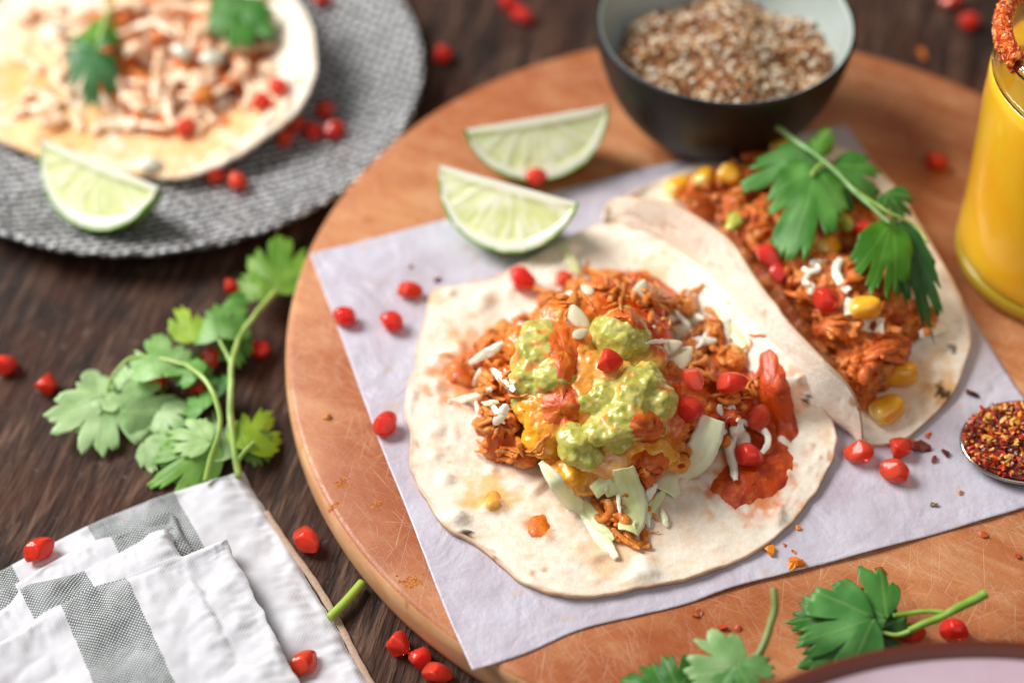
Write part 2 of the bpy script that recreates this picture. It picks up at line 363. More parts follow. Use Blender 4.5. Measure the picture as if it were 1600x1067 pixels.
# ================================================================== setting
xs = np.linspace(-900, 900, 61)
V = np.array([(x, y, 0) for x in xs for y in xs], float)
o = make('table_top', V, grid_faces(61, 61), MT['table'], origin=(0, 0, 0)); tag(o, 'dark brown worn wooden table top under the food', kind='structure')
solid_surface([(-900, -900, 0), (900, -900, 0), (900, 900, 0), (-900, 900, 0)], [(0, 1, 2, 3)])

# ------------------------------------------------------------------ cutting board
BC = np.array([77.5, 6.6, 0.]); BR = 150.0
bo = thing('cutting_board', BC, 'large round orange-brown wooden cutting board under the tacos', 'cutting board')
V, F = lathe([(0.01, T), (60, T), (120, T), (147.6, T), (148.6, T - .25), (149.2, T - .8)], 220, BC); make('board_top', V, F, MT['board'], bo, BC); solid_surface(V, F)
V, F = lathe([(149.2, T - .8), (150, T - 2), (150.3, T - 6), (150.1, 5), (149.3, 1.5), (148, .3), (100, .3), (0.01, .3)], 220, BC); make('board_side', V, F, MT['board_side'], bo, BC); solid_surface(V, F)

# ------------------------------------------------------------------ parchment
TL, TR, BL = P(485, 400), P(1322, 196), P(738, 1048); BRc = P(1600, 795) + (P(1600, 795) - BL) * .12
n1, n2 = 120, 100; V = []
BLr = [P(*p) for p in [(485, 400), (528, 515), (588, 680), (640, 810), (692, 945), (738, 1048)]]
RTr = [P(*p) for p in [(1322, 196), (1395, 300), (1515, 480), (1600, 605), (1700, 735)]]
LE = crom(BLr, n2); RE = crom(RTr, n2)
BOT = crom([P(*p) for p in [(738, 1048), (820, 1022), (905, 985), (1000, 962), (1070, 945), (1150, 918), (1250, 893), (1400, 853), (1600, 795), (1700, 760)]], n1)
TOP = crom([P(*p) for p in [(485, 400), (560, 380), (650, 357), (800, 318), (905, 291), (1000, 268), (1090, 248), (1322, 196)]], n1)
RE = RE + np.linspace(0, 1, n2)[:, None] * (BOT[-1] - RE[-1])
for i in range(n1):
    s = i / (n1 - 1)
    for j in range(n2):
        t = j / (n2 - 1)
        V.append((1 - s) * LE[j] + s * RE[j] + (1 - t) * TOP[i] + t * BOT[i] - ((1 - s) * (1 - t) * TOP[0] + s * (1 - t) * TOP[-1] + (1 - s) * t * BOT[0] + s * t * BOT[-1]))
V = np.array(V); z = .35 + .55 * sstep(-.1, .5, fbm(V, 38, 2, 5)) + .25 * sstep(0, .5, fbm(V, 13, 2, 8))
e = np.minimum.reduce([np.tile(np.linspace(0, 1, n2), n1), 1 - np.tile(np.linspace(0, 1, n2), n1)]); z += 1.5 * sstep(.06, 0, e) * sstep(.0, .5, fbm(V, 45, 1, 2))
V[:, 2] = T + z; F = grid_faces(n1, n2)
o = make('parchment_sheet', V, F, MT['paper'], solid=.12); tag(o, 'square sheet of lavender white waxed paper on the round board', 'paper'); solid_surface(V, F)

# ------------------------------------------------------------------ tortillas
CREAM = hexc('#ece1d0'); TOAST = hexc('#d3a06a'); CHAR = hexc('#3c2012'); STAIN = hexc('#d8761c')
def tort_col(V, seed, stains=(), toast=.22, chars=()):
    t = sstep(.22, .6, fbm(V, 9, 3, seed)) * .55 + sstep(.3, .55, fbm(V, 3.2, 2, seed + 2)) * .25
    c = mix(CREAM, TOAST, np.clip(t * toast / .22 * 1.0, 0, .9)); c = mix(c, hexc('#b9783f'), .7 * sstep(.42, .62, fbm(V, 5, 3, seed + 12))); c = mix(c, hexc('#f6eee2'), sstep(.05, .6, fbm(V, 6, 2, seed + 4)) * .6)
    for (p, r, colr, a) in stains:
        d = np.linalg.norm(V - p, axis=1) / r + .9 * fbm(V, 4, 3, seed + 6); c = mix(c, colr, a * sstep(1, .35, d))
    for (p, r) in chars:
        d = np.linalg.norm((V - p) * (1, 1, .6), axis=1) / r + 1.0 * fbm(V, 1.5, 2, seed + 9); c = mix(c, CHAR, .95 * sstep(.9, .5, d))
    return c
def rim_toast(c, d, V): return mix(c, hexc('#c99460'), .6 * sstep(1.0, .2, d + .9 * fbm(V, 7, 2, 77)))
def sheet(name, cpx, outline, zb, nr=72, na=260, start=.5, bub=1.0, seed=1, power=1.0, edge_noise=.7, **kw):
    E = crom([P(*p) for p in outline], na, True); c = P(*cpx, zb)
    rr = np.r_[np.linspace(.012, .9, nr - 14), np.linspace(.905, 1, 14)]
    E = E + (unit(E[0] - c) * 0) + ((E - c) / np.linalg.norm(E - c, axis=1)[:, None]) * (edge_noise * fbm(E, 6, 3, seed))[:, None]
    V = []
    for a in range(na):
        for r in rr:
            q = c + r * (E[a] - c); q[2] = zb + (E[a][2] - zb) * float(sstep(start, 1, np.array(r))) ** power; V.append(q)
    V = np.array(V); R = np.tile(rr, na)
    z = bub * (2.3 * sstep(.12, .6, fbm(V, 9, 2, seed + 3)) + .8 * fbm(V, 22, 2, seed) + .35 * fbm(V, 3.5, 2, seed + 1)) * sstep(1.02, .93, R) + .5 * sstep(.95, 1.0, R) * fbm(V, 7, 2, seed + 5) * bub
    V[:, 2] += z; V[:, 2] = np.maximum(V[:, 2], zb - .6)
    F = grid_faces(na, len(rr), True); F += [tuple(a * len(rr) for a in range(na))][::-1] if False else []
    V = np.vstack([V, c[None] + (0, 0, .3)]); k = len(V) - 1; n = len(rr); F += [(k, ((a + 1) % na) * n, a * n) for a in range(na)]
    F = [f[::-1] for f in F]
    N = vnormals(V, F)
    if N[:, 2].mean() < 0: F = [f[::-1] for f in F]
    return V, F
ZP = T + 2.4
ol = [(672, 457, 19.5), (700, 447, 20), (760, 438, 19.5), (800, 418, 20), (850, 390, 21), (890, 370, 23), (930, 352, 26), (968, 349, 26), (1005, 357, 28), (1040, 373, 30), (1085, 402, 31), (1130, 440, 35), (1180, 488, 40), (1230, 532, 46), (1262, 562, 46), (1270, 585, 43), (1268, 604, 38), (1286, 635, 30), (1303, 662, 22), (1307, 692, 20), (1296, 730, 19), (1270, 775, 18.6), (1232, 820, 18.6), (1195, 850, 18.8), (1140, 880, 18.6), (1060, 906, 18.6), (990, 920, 18.6), (925, 931, 18.8), (870, 927, 19), (820, 910, 18.8), (780, 880, 18.6), (742, 846, 18.6), (696, 824, 19.5), (672, 790, 19), (650, 750, 18.6), (640, 720, 18.8), (641, 680, 19), (632, 640, 19.5), (636, 605, 19.5), (650, 562, 19.8), (650, 540, 19), (664, 500, 19.5)]
ol = [(x, y, z if z < 21 else 20.5 + (z - 21) * .62) for x, y, z in ol]
V, F = sheet('tortilla', (950, 650), ol, ZP, seed=2, start=.55)
stn = [(P(842, 822, 19), 5.5, STAIN, .95), (P(770, 785, 19), 6.5, hexc('#e8a23e'), .7), (P(762, 768, 19), 11, hexc('#edb45c'), .7), (P(745, 570, 20), 15, hexc('#e08a3c'), .8), (P(960, 860, 19), 12, hexc('#e6b98a'), .6), (P(950, 720, 19), 45, hexc('#e3b27e'), .35), (P(740, 530, 20), 12, hexc('#e89a4e'), .6), (P(720, 590, 20), 14, hexc('#e08a45'), .8), (P(1175, 745, 20), 17, hexc('#dd7a34'), .85), (P(1215, 620, 28), 12, hexc('#dd8a4c'), .6), (P(1010, 420, 25), 10, hexc('#dba46b'), .6), (P(1040, 400, 32), 2.2, hexc('#d9984c'), .8), (P(997, 367, 32), 2.2, hexc('#dc9f55'), .8), (P(680, 460, 20), 6, hexc('#ddb684'), .6)]
chs = [(P(728, 832, 19), 1.6), (P(733, 834, 19), 1.4), (P(774, 872, 19), 1.4), (P(1258, 622, 27), 2.0), (P(1268, 640, 26), 1.3)]
o = make('tortilla', V, F, MT['tortilla'], col=rim_toast(tort_col(V, 3, stn, .2, chs), np.r_[np.tile(1 - np.r_[np.linspace(.012, .9, 58), np.linspace(.905, 1, 14)], 260), 9] / .016, V), solid=1.7, origin=P(950, 650, T + .5)); tag(o, 'open flat flour tortilla with bumpy edge carrying the guacamole mound', 'tortilla'); solid_surface(V, F)

# folded taco shell behind: flap leaning up, back half lying on the paper
Fr = [(946, 322, 30), (962, 309, 34), (1000, 309, 41), (1058, 321, 46), (1110, 350, 48), (1150, 382, 50), (1182, 432, 50), (1232, 500, 50), (1288, 560, 47), (1328, 602, 40), (1345, 645, 30), (1350, 692, 18)]
Bk = [(955, 330, 22), (1000, 296, 21), (1055, 270, 21), (1120, 245, 22), (1200, 225, 25), (1280, 222, 27), (1350, 245, 28), (1405, 300, 28), (1455, 380, 27), (1500, 460, 24), (1518, 520, 21), (1508, 568, 19.5), (1488, 615, 18.5), (1445, 660, 18.2), (1405, 688, 18.2), (1352, 694, 17.8)]
ns = 150; FR = crom([P(x, y, 17.3 + (z - 17) * .80) for x, y, z in Fr], ns); BK = crom([P(*p) for p in Bk], ns)
ax = unit((P(1350, 690) - P(960, 330)) * (1, 1, 0)); nl = np.array([ax[1], -ax[0], 0]); nl = nl if nl[0] < 0 else -nl
SP = FR + nl * (.8 * np.clip((FR[:, 2] - 17) / 33, 0, 1))[:, None]; SP[:, 2] = 17.6
V = []; nt_ = 90
for i in range(ns):
    f, s, b = FR[i], SP[i], BK[i]; h = f[2] - 17
    m1 = (f + s) / 2 + nl * .10 * h; m0 = s * .8 + b * .2; m0[2] = 17.6; m2 = s * .45 + b * .55; m2[2] = 17.8 + .25 * (b[2] - 17.8)
    q = crom([f, m1, s + (0, 0, 1.2), m0, m2, b], nt_); V.append(q)
V = np.concatenate(V); N0 = fbm(V, 8, 3, 12); F = grid_faces(ns, nt_)
N = vnormals(V, F)
if N[:, 2].sum() < 0: N = -N; F = [f[::-1] for f in F]
V = V + N * (.7 * sstep(.1, .6, N0) + .5 * fbm(V, 20, 2, 3))[:, None]; V[:, 2] = np.maximum(V[:, 2], 17.3)
chs2 = [(P(1490, 545, 20), 2.0), (P(1474, 615, 19), 3.0), (P(1468, 600, 19), 1.6), (P(1232, 468, 50), 1.6), (P(1072, 318, 46), 1.4)]
st2 = [(P(1474, 612, 19), 7, hexc('#c98a4a'), .8), (P(1420, 600, 18), 22, hexc('#dcae72'), .5)]
TACO_V, TACO_F = V, F
o = make('taco_shell', V, F, MT['tortilla'], col=rim_toast(np.clip(tort_col(V, 21, st2, .09, chs2) * (1.06, 1.08, 1.10), 0, .92), np.minimum(np.tile(np.arange(nt_), ns), nt_ - 1 - np.tile(np.arange(nt_), ns)) / 1.6, V), solid=1.6, origin=P(1250, 560, T + .6)); tag(o, 'folded flour tortilla standing half open behind the flat one', 'tortilla'); solid_surface(V, F)

# ------------------------------------------------------------------ grey plate with the third tortilla
PC = np.array([-131.2, 141.0, 0]); PR = 97.8
pr = [(0.01, 4.2), (40, 4.2), (66, 4.6), (78, 6.0), (90, 9.6), (96, 11.6), (97.5, 11.7), (97.8, 11.0), (97.0, 10.0), (88, 6.2), (74, 2.5), (60, .5), (30, .4), (0.01, .4)]
prd = crom([(a, b, 0) for a, b in pr], 70)[:, :2]; V, F = lathe(prd, 200, PC)
ang = np.arctan2(V[:, 1] - PC[1], V[:, 0] - PC[0]); rad = np.hypot(V[:, 0] - PC[0], V[:, 1] - PC[1])
k0 = np.zeros(len(V)); uv = np.stack([V[:, 0] * .95 + .3 * V[:, 1], V[:, 1] * .95 - .3 * V[:, 0]], 1)
pl = thing('plate', PC, 'grey woven-patterned stoneware plate holding the third tortilla', 'plate')
make('plate_body', V, F, MT['plate'], pl, PC, uv=uv); solid_surface(V, F)
V, F = lathe([(97.9, 10.8), (97.2, 9.7), (88, 5.9), (74, 2.2), (60, .25), (0.01, .2)], 160, PC); make('plate_underside', V, F, MT['bowl_out'], pl, PC)
ol3 = [(430, -40, 22), (478, 20, 24), (494, 80, 24), (490, 125, 22), (466, 170, 18), (416, 212, 15), (360, 250, 12), (285, 276, 10), (225, 272, 9), (150, 262, 9), (80, 250, 9), (0, 218, 9), (-70, 170, 10), (-120, 80, 12), (-120, -40, 14), (-40, -130, 15), (90, -190, 16), (250, -180, 18), (370, -120, 20)]
V, F = sheet('tortilla', (190, 60), ol3, 8, nr=50, na=160, seed=9, start=.6, bub=1.2)
st3 = [(P(40, 130, 8), 24, hexc('#f0b25a'), .85), (P(280, 130, 8), 40, hexc('#cf6a20'), .8), (P(130, 200, 8), 22, hexc('#f0b565'), .8), (P(330, 215, 8), 22, hexc('#eba95c'), .7), (P(25, 100, 8), 6, hexc('#e8901e'), .9), (P(70, 210, 8), 30, hexc('#efbd7a'), .8), (P(250, 240, 8), 26, hexc('#ecb878'), .75), (P(400, 190, 10), 16, hexc('#e9b06c'), .7), (P(60, 60, 8), 30, hexc('#f0c48a'), .6)]
o = make('tortilla', V, F, MT['tortilla'], col=tort_col(V, 31, st3, .2), solid=1.6, origin=P(190, 60, 6)); tag(o, 'loaded flour tortilla with curled edge lying on the grey plate', 'tortilla'); solid_surface(V, F)

# ------------------------------------------------------------------ bowl of sesame seasoning
WC = np.array([72.7, 105.8, T]); H = 45.0; R_ = 44.2
out = crom([(0.01, .2, 0), (15, .2, 0), (20, .6, 0), (23, 2.2, 0), (31, 9, 0), (38, 20, 0), (42.4, 33, 0), (44.2, 43, 0), (44.1, 45, 0), (43.1, 45.6, 0)], 60)[:, :2]
inn = crom([(43.15, 45.55, 0), (42.2, 44.6, 0), (41.5, 40, 0), (38.5, 29, 0), (31, 16, 0), (20, 9, 0), (0.01, 6.5, 0)], 50)[:, :2]
bw = thing('seasoning_bowl', WC, 'small black bowl with pale inside standing on the board', 'bowl')
V, F = lathe(out, 140, WC); make('bowl_body', V, F, MT['bowl_out'], bw, WC); solid_surface(V, F)
V, F = lathe(inn, 140, WC); make('bowl_glaze', V, F, MT['bowl_in'], bw, WC); solid_surface(V, F)
mb = MB(); pal = [hexc(h) for h in ('#a9652f', '#915327', '#7d431f', '#d8c2a0', '#c89a66', '#dccbb0', '#e2d6c4', '#a2693c')]
MC = WC + (1.5, -2, 0)
def mound(x, y): d = np.hypot(x, y); return 37.5 - 9.5 * (d / 37) ** 2 + 2.0 * math.sin(x * .2 + 1) + 1.2 * math.cos(y * .33)
n = 40; a = np.linspace(0, 2 * np.pi, 60, endpoint=False); V = []
for t in a:
    for r in np.linspace(.05, 37.2, n): V.append(MC + (r * math.cos(t), r * math.sin(t), mound(r * math.cos(t), r * math.sin(t)) - .8))
mb.add(V, [f[::-1] for f in grid_faces(60, n, True)], hexc('#8a5a36'))
v1, f1 = ico(1)
for k in range(3200):
    t = rng.uniform(0, 2 * np.pi); r = 38 * math.sqrt(rng.uniform(0, 1)); x, y = r * math.cos(t), r * math.sin(t)
    if math.hypot(x + 1.5, y - 2) > 39.0: continue
    big = rng.uniform() < .15; c = pal[rng.integers(3, 7) if big else rng.integers(0, 5)]; s = rng.uniform(.8, 1.25)
    rd = np.array((1.4, 1.05, .7)) * s if big else np.array((.9, .62, .45)) * s
    mb.add((v1 * rd) @ rot(*rng.uniform(-.6, .6, 2), rng.uniform(0, 6.3)).T + MC + (x, y, mound(x, y) + rng.uniform(-.3, .6)), f1, c * rng.uniform(.8, 1.1))
V, F = mb.get(); o = make('sesame_mix', V, F, MT['grain'], col=mb.col(), smooth=True); tag(o, 'heap of brown and white sesame seasoning filling the black bowl', 'seasoning', kind='stuff')

# ------------------------------------------------------------------ glass of orange drink
GC = np.array([181.5, 35.5, T])
def glass_r(h): return float(np.interp(h, [0, 2, 10, 22, 50, 70, 78, 100], [31.5, 34, 34.6, 34.6, 36.3, 37.8, 37.6, 38.4]))
GH = 92.0
gl = thing('drink_glass', GC, 'straight glass of yellow orange juice with chilli salted rim', 'glass')
JH = 79.0; JB = 8.0
def good(V, F, up):                            # faces outward
    return F if (vnormals(V, F) * (V - V.mean(0))).sum() > 0 else [f[::-1] for f in F]
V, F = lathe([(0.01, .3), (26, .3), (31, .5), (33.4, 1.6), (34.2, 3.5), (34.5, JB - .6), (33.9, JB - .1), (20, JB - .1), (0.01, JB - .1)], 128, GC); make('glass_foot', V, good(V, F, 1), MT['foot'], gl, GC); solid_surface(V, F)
wo = [(glass_r(h), h) for h in (JH + .1, 82, 86, 90)] + [(glass_r(GH), GH), (glass_r(GH) - .5, GH + .7), (glass_r(GH) - 1.5, GH + .7)] + [(glass_r(h) - 2.0, h) for h in (91, 86, 82, JH + .1)]; wo += [wo[0]]
V, F = lathe(wo, 128, GC); r_ = np.hypot(V[:, 0] - GC[0], V[:, 1] - GC[1]); nn = vnormals(V, F); k = (r_ > glass_r(85) - .3) & (np.abs(V[:, 2] - T - 86) < 1)
rad_ = (V[k, :2] - GC[:2]); F = F if (nn[k, :2] * rad_).sum() > 0 else [f[::-1] for f in F]
make('glass_wall', V, F, MT['glass'], gl, GC); solid_surface(V, F)
jp = [(0.01, JB), (20, JB), (32.5, JB + .1), (34.2, JB + .7)] + [(glass_r(h), h) for h in (JB + 2.5, 14, 22, 30, 42, 54, 66, 74, JH - .4)] + [(glass_r(JH) - .6, JH), (20, JH), (0.01, JH)]
V, F = lathe(jp, 128, GC); make('orange_drink', V, good(V, F, 1), MT['juice'], gl, GC); solid_surface(V, F)
mb = MB(); pals = [hexc(h) for h in ('#e2631c', '#cf4a15', '#ee8a3a', '#b93a12', '#f2a765')]
sv = np.array([(x, y, z) for x in (-1, 1) for y in (-1, 1) for z in (-1, 1)], float); sf = [(0, 1, 3, 2), (4, 6, 7, 5), (0, 4, 5, 1), (2, 3, 7, 6), (0, 2, 6, 4), (1, 5, 7, 3)]
for k in range(3200):
    t = math.radians(rng.uniform(92, 197)); q = rng.uniform(0, 2 * np.pi); h = GH + .5 + 2.6 * math.sin(q); r = glass_r(GH) - .9 + 2.0 * math.cos(q) + rng.uniform(-.2, .25)
    if q > np.pi: h = GH + .5 + (3.6 + 1.4 * math.sin(t * 9)) * math.sin(q)
    mb.add((sv * rng.uniform(.3, .62)) @ rot(*rng.uniform(0, 6, 3)).T + GC + (r * math.cos(t), r * math.sin(t), h), sf, pals[rng.integers(0, 5)] * rng.uniform(.8, 1.15))
V, F = mb.get(); o = make('salt_rim', V, F, MT['salt'], gl, GC, col=mb.col(), smooth=False); o['kind'] = 'stuff'
v2, f2 = ico(2); q = P(1590, 92, T + JH)
V = v2 * (6, 4, 3.5); V += .9 * np.stack([fbm(v2 * 3, 1, 1, k) for k in (1, 2, 3)], 1); o = make('ice_chip', V + q + (0, 0, .6), f2, MT['ice'], smooth=False, origin=q); tag(o, 'small clear ice chip floating on the orange drink', 'ice')

# ------------------------------------------------------------------ pink plate in front, out of focus
KC = P(1490, 998, 48); KR = 118.0; KC = np.array([KC[0] + 6, KC[1] - KR, 0])
kp = thing('pink_plate', KC, 'blurred pink plate with dark brown rim at the bottom corner', 'plate')
V, F = lathe([(113.5, 46.2), (108, 43.5), (96, 39), (80, 31), (60, 24), (40, 22), (0.01, 22)], 180, KC); make('plate_glaze', V, F, MT['pink'], kp, KC)
V, F = lathe([(113.4, 46.3), (115.5, 48), (117.2, 48.4), (118, 47.4), (117, 45), (100, 35), (82, 26), (62, 16), (50, 2), (48, .3), (0.01, .3)], 180, KC); make('plate_body', V, F, MT['brownrim'], kp, KC)

# ================================================================== napkin
def napkin():
    nk = thing('napkin', P(300, 950, 0), 'crinkled white linen napkin with grey stripes, folded in layers', 'napkin')
    #       corner      point far left on the fold   direction down the right edge      z   thick  stripes by photo x on the fold
    layers = [((376, 733), [(376, 733), (348, 741), (300, 755), (250, 771), (190, 794), (140, 815), (70, 850), (0, 887), (-120, 950)], (0.52, .854), 1.6, [(135, 268), (-90, 16)], 3.0),
              ((270, 803), [(270, 803), (262, 801), (245, 808), (172, 836), (130, 850), (70, 880), (0, 925), (-120, 985)], (0.47, .88), 4.2, [(172, 300), (-90, 22)], 2.0),
              ((262, 830), [(262, 830), (256, 825), (240, 829), (193, 856), (130, 888), (80, 902), (35, 914), (0, 950), (-120, 1010)], (0.5, .866), 6.4, [(30, 131)], 2.0),
              ((352, 842), [(352, 842), (345, 841), (282, 866), (240, 884), (195, 901), (145, 916), (92, 942), (50, 968), (0, 998), (-120, 1055)], (0.455, .89), 8.8, [(92, 195)], 2.4)]
    for k, (cor, top, dr, z, stripes, th) in enumerate(layers):
        nu, nv = 150, 150
        TP = np.array([P(x, y, z) for x, y in top]); L = np.r_[0, np.cumsum(np.linalg.norm(np.diff(TP, axis=0), axis=1))]
        px = np.array([t[0] for t in top], float)
        d = unit(P(cor[0] + dr[0] * 300, cor[1] + dr[1] * 300, z) - P(*cor, z))
        us = np.r_[np.linspace(0, 6, 30), np.linspace(6.4, L[-1], nu - 30)]; vs = np.r_[np.linspace(0, 6, 30), np.linspace(6.4, 95, nv - 30)]
        cur = crom(TP, 400); cl = np.r_[0, np.cumsum(np.linalg.norm(np.diff(cur, axis=0), axis=1))]; cl *= L[-1] / cl[-1]
        base = np.stack([np.interp(us, cl, cur[:, i]) for i in range(3)], 1)
        V = (base[:, None] + vs[None, :, None] * d).reshape(-1, 3); U = np.repeat(us, nv); W = np.tile(vs, nu)
        q = np.stack([U, W, np.full(len(U), k * 40.)], 1)
        # crinkles run across the hems, as washed linen does
        wob = 3.0 * fbm(V + k * 50, 19, 2, k) + .9 * (.35 - np.abs(fbm(V + k * 70, 15, 1, k + 11))) + .4 * fbm(V + k * 90, 6, 2, k + 3)
        pk = fbm(np.stack([U * .35, W * 1.0, 0 * U], 1), 3.2, 2, 4 + k) * np.exp(-(U / 9) ** 2) + fbm(np.stack([U * 1.0, W * .35, 0 * U], 1), 3.4, 2, 7 + k) * np.exp(-(W / 8) ** 2)
        edge = np.minimum(U, W + 0); rnd = np.sqrt(np.clip(1 - np.clip(1 - edge / 3.2, 0, 1) ** 2, 0, 1))
        V[:, 2] = z - th + th * rnd + (wob * 1.35 + 1.5 * pk) * sstep(0, 3.5, edge) + .5
        side = (fbm(np.stack([W, 0 * W, 0 * W + k], 1), 9, 3, 2) * 1.3)
        V += (-d[None] * 0) + side[:, None] * np.array([.85, .3, 0]) * sstep(25, 0, U)[:, None]
        V[:, 2] = np.maximum(V[:, 2], .25 + (z - th - 1.2 if k else 0))
        if k:
            for i in range(len(V)):
                hb = cast((V[i][0], V[i][1], 60), np.array([0, 0, -1.]))
                if hb is not None and V[i][2] < hb[0][2] + .75: V[i][2] = hb[0][2] + .75
        st = [(float(np.interp(-b, -px, L)), float(np.interp(-a, -px, L))) for a, b in stripes]
        F = grid_faces(nu, nv)
        if vnormals(V, F)[:, 2].mean() < 0: F = [f[::-1] for f in F]
        make('fold', V, F, m_napkin('linen_fold', st), nk, uv=np.stack([U, W], 1), solid=.5); solid_surface(V, F)
    # the brown underside hem peeping out along the right edge
    ed = crom([P(*p, .6) for p in [(415, 800), (450, 852), (492, 910), (528, 970), (556, 1025), (590, 1085), (640, 1170)]], 90)
    V, F = tube(ed, 1.1 + .08 * np.sin(np.arange(90) * .9), 8, .35); make('hem', V, F, MT['hem'], nk)
napkin()

# ================================================================== toppings on the front tortilla
OR1, OR2, OR3, BRN, YEL, RED, PNK = [hexc(h) for h in ('#ea8422', '#de6616', '#f0a84c', '#a04a16', '#fbb41c', '#cf3a08', '#eec4a6')]
def in_poly(p, poly):
    x, y = p; c = False; n = len(poly)
    for i in range(n):
        a, b = poly[i], poly[i - 1]
        if (a[1] > y) != (b[1] > y) and x < (b[0] - a[0]) * (y - a[1]) / (b[1] - a[1]) + a[0]: c = not c
    return c
def meat_col(V, seed, red=0.):
    a = fbm(V, 5, 3, seed); b = fbm(V, 1.8, 3, seed + 1)
    c = mix(OR1, OR3, sstep(-.1, .5, a)); c = mix(c, BRN, .55 * sstep(.1, .5, b)); c = mix(c, hexc('#e2b070'), .75 * sstep(.2, .5, fbm(V, 2.4, 2, seed + 2))); c = mix(c, hexc('#6a2a0e'), .7 * sstep(.25, .5, fbm(V, 3, 2, seed + 6)))
    return mix(c, RED, np.full(len(V), red)) if red else c
def scatter_blobs(poly_px, z0, hfun, n, smin, smax, el, seed):
    r = np.random.default_rng(seed); pts = [P(x, y, z0)[:2] for x, y in poly_px]; A = np.array(pts); c = A.mean(0); out = []
    lo, hi = A.min(0), A.max(0)
    while len(out) < n:
        p = r.uniform(lo, hi)
        if not in_poly(p, pts): continue
        s = r.uniform(smin, smax); h = hfun(p); z = z0 + h * r.uniform(.2, 1.0) ** .5 - s * .4
        out.append(((p[0], p[1], max(z, z0 - .4)), (s * r.uniform(1, el), s * r.uniform(.8, 1.1), s * r.uniform(.7, .95)), rot(*r.uniform(-.6, .6, 2), r.uniform(0, 6.3))))
    return out
CM = P(945, 650, 18)
def h_main(p):
    d = np.hypot((p[0] - CM[0]) / 50, (p[1] - CM[1]) / 40); return max(0, 20 * (1 - d ** 2)) + 2.5
ground = [(742, 592), (752, 540), (800, 500), (860, 470), (930, 448), (1010, 452), (1100, 490), (1160, 520), (1190, 585), (1195, 650), (1150, 690), (1080, 730), (1020, 770), (1000, 815), (960, 815), (905, 770), (840, 735), (765, 712), (752, 690), (760, 640)]
ells = scatter_blobs(ground, 18.5, h_main, 620, 1.0, 2.5, 2.6, 11)
# big sauced lumps at the left end and the lump at the back
for px, py, z, r in [(775, 545, 24, 6), (757, 575, 22, 4.5), (775, 625, 23, 6.5), (780, 655, 23, 6), (790, 690, 22, 5.5), (820, 705, 22, 6), (765, 700, 20, 4), (970, 445, 24, 6), (945, 440, 22, 5), (1000, 440, 25, 5), (1030, 478, 25, 6), (1070, 478, 26, 5), (1120, 520, 27, 5), (1150, 560, 28, 5), (900, 450, 22, 4.5), (860, 470, 22, 5)]:
    ells.append((P(px, py, z), (r, r * .8, r * .7), rot(*rng.uniform(-.4, .4, 2), rng.uniform(0, 6))))
V, F = merge_blobs(ells, .5, 2); N = vnormals(V, F)
V = V + N * (1.0 * fbm(V, 3.6, 3, 4) + .5 * fbm(V, 1.3, 3, 5))[:, None]
ck = thing('chicken_filling', P(945, 650, 18), 'heap of shredded orange spiced chicken under the guacamole', 'chicken')
make('chicken_mass', V, F, MT['meat'], ck, col=meat_col(V, 5)); solid_surface(V, F)

# melted cheese and salsa coat
cells = [(900, 495, 41, 10), (935, 488, 41, 9), (975, 492, 40, 8), (880, 545, 43, 11), (860, 620, 40, 9), (865, 660, 37, 9), (850, 690, 33, 7), (885, 735, 29, 7), (912, 752, 26, 5.5), (950, 715, 31, 9), (1010, 700, 32, 8), (1042, 660, 33, 7), (1030, 705, 30, 7), (940, 595, 43, 11), (955, 655, 38, 12), (1000, 560, 41, 9), (825, 540, 36, 8), (905, 615, 42, 9), (1030, 545, 36, 6), (1005, 520, 40, 9), (1010, 625, 38, 10), (840, 590, 38, 9), (985, 735, 26, 5)]
cells += [(800, 605, 31, 8), (870, 512, 40, 9), (1000, 482, 37, 8), (920, 475, 38, 8), (1050, 605, 34, 8), (1050, 715, 26, 6), (1062, 640, 32, 7), (930, 742, 27, 7), (960, 475, 39, 8), (840, 640, 36, 8)]
ells = [(P(x, y, z - 1.0), (r * 1.0, r * .95, r * .55), rot(*rng.uniform(-.25, .25, 2), 0)) for x, y, z, r in cells]
V, F = merge_blobs(ells, .6, 10); N = vnormals(V, F); V = V + N * (1.4 * fbm(V, 6, 3, 14) + .4 * fbm(V, 2, 2, 15))[:, None]
seeds = [(900, 480, 42, OR1), (950, 480, 42, OR2), (985, 490, 42, RED), (870, 510, 40, hexc('#cd7a2a')), (895, 545, 44, OR2), (890, 570, 44, hexc('#d98d35')), (900, 610, 43, hexc('#e0962e')), (945, 570, 43, hexc('#dfae4a')), (870, 640, 39, OR1), (850, 655, 36, hexc('#e39a2c')), (820, 670, 33, YEL), (850, 690, 33, YEL), (890, 690, 33, OR1), (890, 735, 29, YEL), (915, 752, 26, hexc('#dd9a1c')), (960, 700, 32, PNK), (1000, 715, 31, YEL), (1025, 700, 31, hexc('#e6a93c')), (1045, 670, 33, OR2), (1045, 640, 34, RED), (1030, 550, 37, RED), (820, 545, 36, OR1), (960, 660, 40, hexc('#d8b98a')), (930, 670, 38, OR1), (1000, 600, 40, hexc('#c4a545')), (960, 530, 43, OR1)]
def nearest_col(V, seeds, seed, sharp=5.):
    Q = V + 4.5 * np.stack([fbm(V, 5, 3, seed + k) for k in range(3)], 1); W = 0; C = 0
    for x, y, z, c in seeds:
        wgt = np.exp(-np.linalg.norm(Q - P(x, y, z), axis=1) / sharp * 2.2); W = W + wgt; C = C + wgt[:, None] * c
    return C / W[:, None]
c = nearest_col(V, seeds, 40); c = mix(c, hexc('#a53a10'), .55 * sstep(.15, .5, fbm(V, 2.4, 3, 47))); c = mix(c, hexc('#f2c04a'), .6 * sstep(.2, .55, fbm(V, 3.2, 3, 52))); c = mix(c, hexc('#3a1c0c'), .85 * sstep(.52, .6, fbm(V, .9, 1, 61)))
